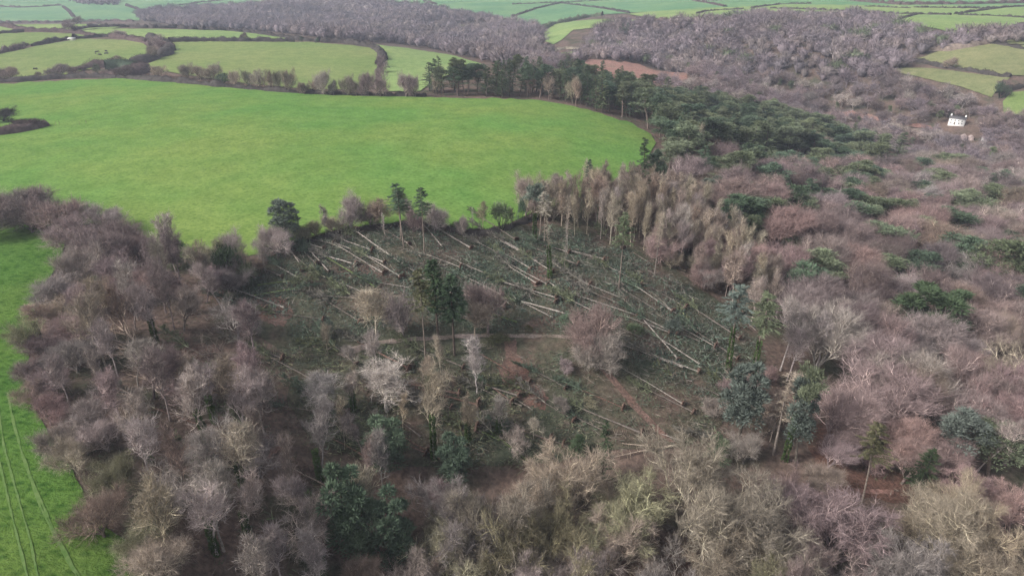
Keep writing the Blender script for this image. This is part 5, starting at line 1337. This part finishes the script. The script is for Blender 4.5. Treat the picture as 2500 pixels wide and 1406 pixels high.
van(2294, 333, 0.4, 'white van parked by the valley track')
posts = [(137,308,296),(146,306,294),(195,306,300),(211,303,298)]
for i, (x, y, t) in enumerate(posts):
    P = gp(x, y); g = Geo(); g.add(*tubes(np.array([[[0,0,-0.3],[0.03,0,2.2]]]), np.array([[0.09,0.07]]), 6))
    o = link('post', g.mesh('post', [M_TIMBER]), loc=P, cat='post', group='thin posts standing in the big meadow')
    o['label'] = ['thin dark post nearest the hedge spur tip', 'thin post second out from the hedge spur', 'short post third out in the open meadow', 'farthest short post out in the open meadow'][i]
def cow_mesh():
    g = Geo()
    bm_pts = np.array([[[-1.05,0,1.15],[-0.9,0,1.1],[-0.3,0,1.02],[0.4,0,1.02],[0.85,0,1.1],[1.1,0,1.2],[1.3,0,1.1],[1.5,0,0.75],[1.62,0,0.5],[1.7,0,0.38]]])
    g.add(*tubes(bm_pts, np.array([[0.1,0.34,0.42,0.42,0.38,0.27,0.2,0.17,0.15,0.06]]), 8))
    for x in (-0.85, 0.7):
        for y in (-0.22, 0.22):
            k = -0.08 if x < 0 else 0.03
            g.add(*tubes(np.array([[[x,y,0.95],[x+k,y,0.55],[x,y,0.45],[x-k*0.3,y,0.0]]]), np.array([[0.16,0.09,0.07,0.07]]), 6))
    g.add(*tubes(np.array([[[-1.08,0,1.2],[-1.18,0,1.0],[-1.18,0,0.5]]]), np.array([[0.04,0.03,0.05]]), 4))
    for s in (-1, 1):
        g.add(*tubes(np.array([[[1.42,s*0.12,0.95],[1.4,s*0.3,0.98]]]), np.array([[0.06,0.03]]), 4))
    return g.mesh('cow', [M_HIDE], True)
CM = cow_mesh()
for x, y, rot, lab in ((237,131,0.5,'black cow at the far corner of the grazing herd'),(234,134,2.2,'small black calf beside the far corner cow'),(245,138,3.0,'black cow nearest the meadow, head down grazing'),(260,129,2.6,'black cow highest up beside the round hedge tree'),(260,135,0.2,'black cow just above the round hedge tree'),(87,173,0.1,'black cow alone by the thorn hedge')):
    o = link('cow', CM, loc=gp(x, y) + [0, 0, 0.3], label=lab, cat='cow', group='black cattle grazing in the hedged field')
    o.rotation_euler = (0, 0, rot); o.scale = (1.3, 1.3, 1.3) if 'calf' not in lab else (0.9, 0.9, 0.9)

# ------------------------------------------------------------------ haze
hm, hnt, hout = new_mat('haze_air')
pv = hnt.nodes.new('ShaderNodeVolumePrincipled')
pv.inputs['Color'].default_value = (0.76, 0.83, 1.0, 1)
pv.inputs['Density'].default_value = 0.00019
pv.inputs['Anisotropy'].default_value = 0.2
pv.inputs['Density Attribute'].default_value = ''
hnt.links.new(pv.outputs[0], hout.inputs['Volume'])
hg = Geo(); zb_ = float(GZ.min()) - 3
boxg(hg, -12500, -12500, zb_, 12500, 12500, max(CAM_H, float(GZ.max())) + 12)
HAZE = link('haze', hg.mesh('haze', [hm]), kind='stuff', label='thin bluish winter haze over the valley')

# ------------------------------------------------------------------ labels from the surroundings
LM = [((1074,842),'the tall dark fir trio'),((1445,850),'the round pink-crowned tree'),((706,603),'the shaggy meadow-edge spruce'),((986,606),'the gaunt meadow-edge firs'),((1222,565),'the tall ivied bush'),((1306,590),'the ivy-footed pine'),
 ((1566,500),'the big corner fir'),((1778,902),'the tiered-top fir'),((1800,1090),'the big blue-green spruce'),((1915,1125),'the ivy-stemmed pine'),((2098,1252),'the yellowish lone fir'),((2240,1200),'the short bright fir'),
 ((2350,1150),'the silvery spreading pine'),((858,1345),'the tallest green cypress'),((950,1150),'the mid-slope cypress'),((368,868),'the fanned-out fallen broadleaf'),((918,845),'the mossy tree by the path'),((1250,880),'the red soil scar'),
 ((1600,1050),'the slanting mossy track'),((1600,1100),'the white snapped logs'),((100,862),'the leaning ivied snag'),((60,1200),'the pasture tramlines'),((110,560),'the rounded pasture thickets'),((434,622),'the glossy field-edge holly'),
 ((552,690),'the dark green thicket'),((2240,830),'the dark yew-green clump'),((1950,900),'the white-limbed trees'),((1815,560),'the dark pines by the poles'),((2180,400),'the conical valley fir'),((2335,304),'the long white cottage'),
 ((2130,305),'the valley track'),((1550,190),'the red bracken slope'),((1528,96),'the hillside fir knot'),((2320,170),'the lone field bush'),((1040,237),'the bare end of the belt'),((1590,330),'the tip of the meadow'),((2060,1204),'the level track'),
 ((1640,1330),'the great khaki oaks'),((1343,680),'the ivied dead pole'),((1510,712),'the pale-stemmed lone fir'),((245,137),'the grazing cattle'),((176,101),'the cream shelter'),((925,140),'the curved crest hedge'),((650,60),'the purple valley wood'),
 ((2150,30),'the upland hedges'),((1440,60),'the domed field'),((1850,241),'the tiny white farmhouse'),((87,173),'the solitary cow'),((410,120),'the hedge-corner trees'),((1244,139),'the white-roofed barn'),((60,320),'the hedge spur'),((695,745),'the outer red earth'),
 ((870,665),'the upper red earth'),((1320,690),'the middle root hollow'),((1290,935),'the tilted root plate'),((1580,850),'the orange earth patch'),((2440,240),'the dark hedge-corner evergreen'),((2010,700),'the mid-slope pines'),((2390,680),'the valley-side pines'),((1060,1120),'the ivy-stemmed lower ash'),
 ((2260,1400),'the pale lichened oaks'),((1140,1420),'the olive mossy oaks'),((560,1110),'the bare lower bank'),((2000,60),'the hill wood crest'),((1700,170),'the hill wood flank'),((2300,500),'the upper beech slope'),((1240,1130),'the feathery brash edge'),((480,1330),'the lowest pasture corner trees')]
LP = ground([a[0][0] for a in LM], [a[0][1] for a in LM])
used = {}
ORD = ['', 'second', 'third', 'fourth', 'fifth', 'sixth', 'seventh', 'eighth', 'ninth', 'tenth', 'eleventh', 'twelfth', 'thirteenth', 'fourteenth', 'fifteenth', 'sixteenth', 'seventeenth', 'eighteenth', 'nineteenth', 'twentieth']
jobs = []
hts = {}
for t in TREES:
    hts.setdefault(t[1], []).append(t[0].scale[2])
med = {k: (np.percentile(v, 33), np.percentile(v, 67)) for k, v in hts.items()}
for root, word, P, adj, region, label, ivy in TREES:
    if label:
        root['label'] = label
        used[label] = 1
        continue
    lo_, hi_ = med[word]
    szw = 'small ' if root.scale[2] < lo_ else 'large ' if root.scale[2] > hi_ else ''
    jobs.append((root, szw + adj + ' ' + ('ivied ' if ivy else '') + word, P))
for root, word, P, adj in EXTRA:
    jobs.append((root, adj + ' ' + word, P))
cells = {}
for root, w_, P in jobs:
    d = np.hypot(LP[:, 0] - P[0], LP[:, 1] - P[1]) / (60 + 0.25 * np.hypot(P[0], P[1]))
    o = np.argsort(d)
    a = o[0]
    va = P[:2] - LP[a, :2]
    b = None                                   # the landmark it lies towards, seen from the nearest one
    for q in o[1:9]:
        vb = LP[q, :2] - LP[a, :2]
        if va @ vb > 0.5 * np.linalg.norm(va) * np.linalg.norm(vb):
            b = q
            break
    if b is None:
        b = o[1]
    cells.setdefault((w_, LM[a][1], LM[b][1]), []).append((float(np.hypot(*va)), root))
GROUPW = {'oak_tree': 'bare spreading oaks', 'beech_tree': 'bare feathery beeches of the slope', 'ash_tree': 'slender bare ashes', 'pole_tree': 'thin trees of the pole wood', 'thorn_tree': 'low rounded thorns and thicket trees', 'hillside_tree': 'bare trees on the valley side',
          'pine_tree': 'pines on the valley side and slope', 'fir_tree': 'dark firs', 'cypress_tree': 'cypresses', 'shrub': 'evergreen shrubs', 'spruce_tree': 'spruces', 'dead_tree': 'dead stripped poles', 'hedge': 'field hedges'}
for (w_, a, b), L_ in cells.items():
    L_.sort(key=lambda t: t[0])
    for i, (dd, root) in enumerate(L_):
        if len(L_) == 1:
            lab = f'{w_} near {a}, towards {b}'
        elif i == 0:
            lab = f'{w_} nearest {a}, towards {b}'
        else:
            lab = f'{w_}, {ORD[min(i, 19)]} from {a} towards {b}'
        for drop in ('lichened', 'the', 'bare'):
            if len(lab.replace('-', ' ').split()) > 16:
                lab = (' ' + lab).replace(' ' + drop + ' ', ' ', 1).strip()
        if len(lab.split()) > 16:
            lab = ' '.join(x for x in lab.split() if x != 'the')
        root['label'] = lab
for o in scene.objects:
    if o.get('category') and not o.get('group'):
        st = o.name.split('.')[0]
        if st in GROUPW: o['group'] = GROUPW[st]
print('objects', len(scene.objects), 'unique tris', sum(len(m.polygons) for m in bpy.data.meshes))
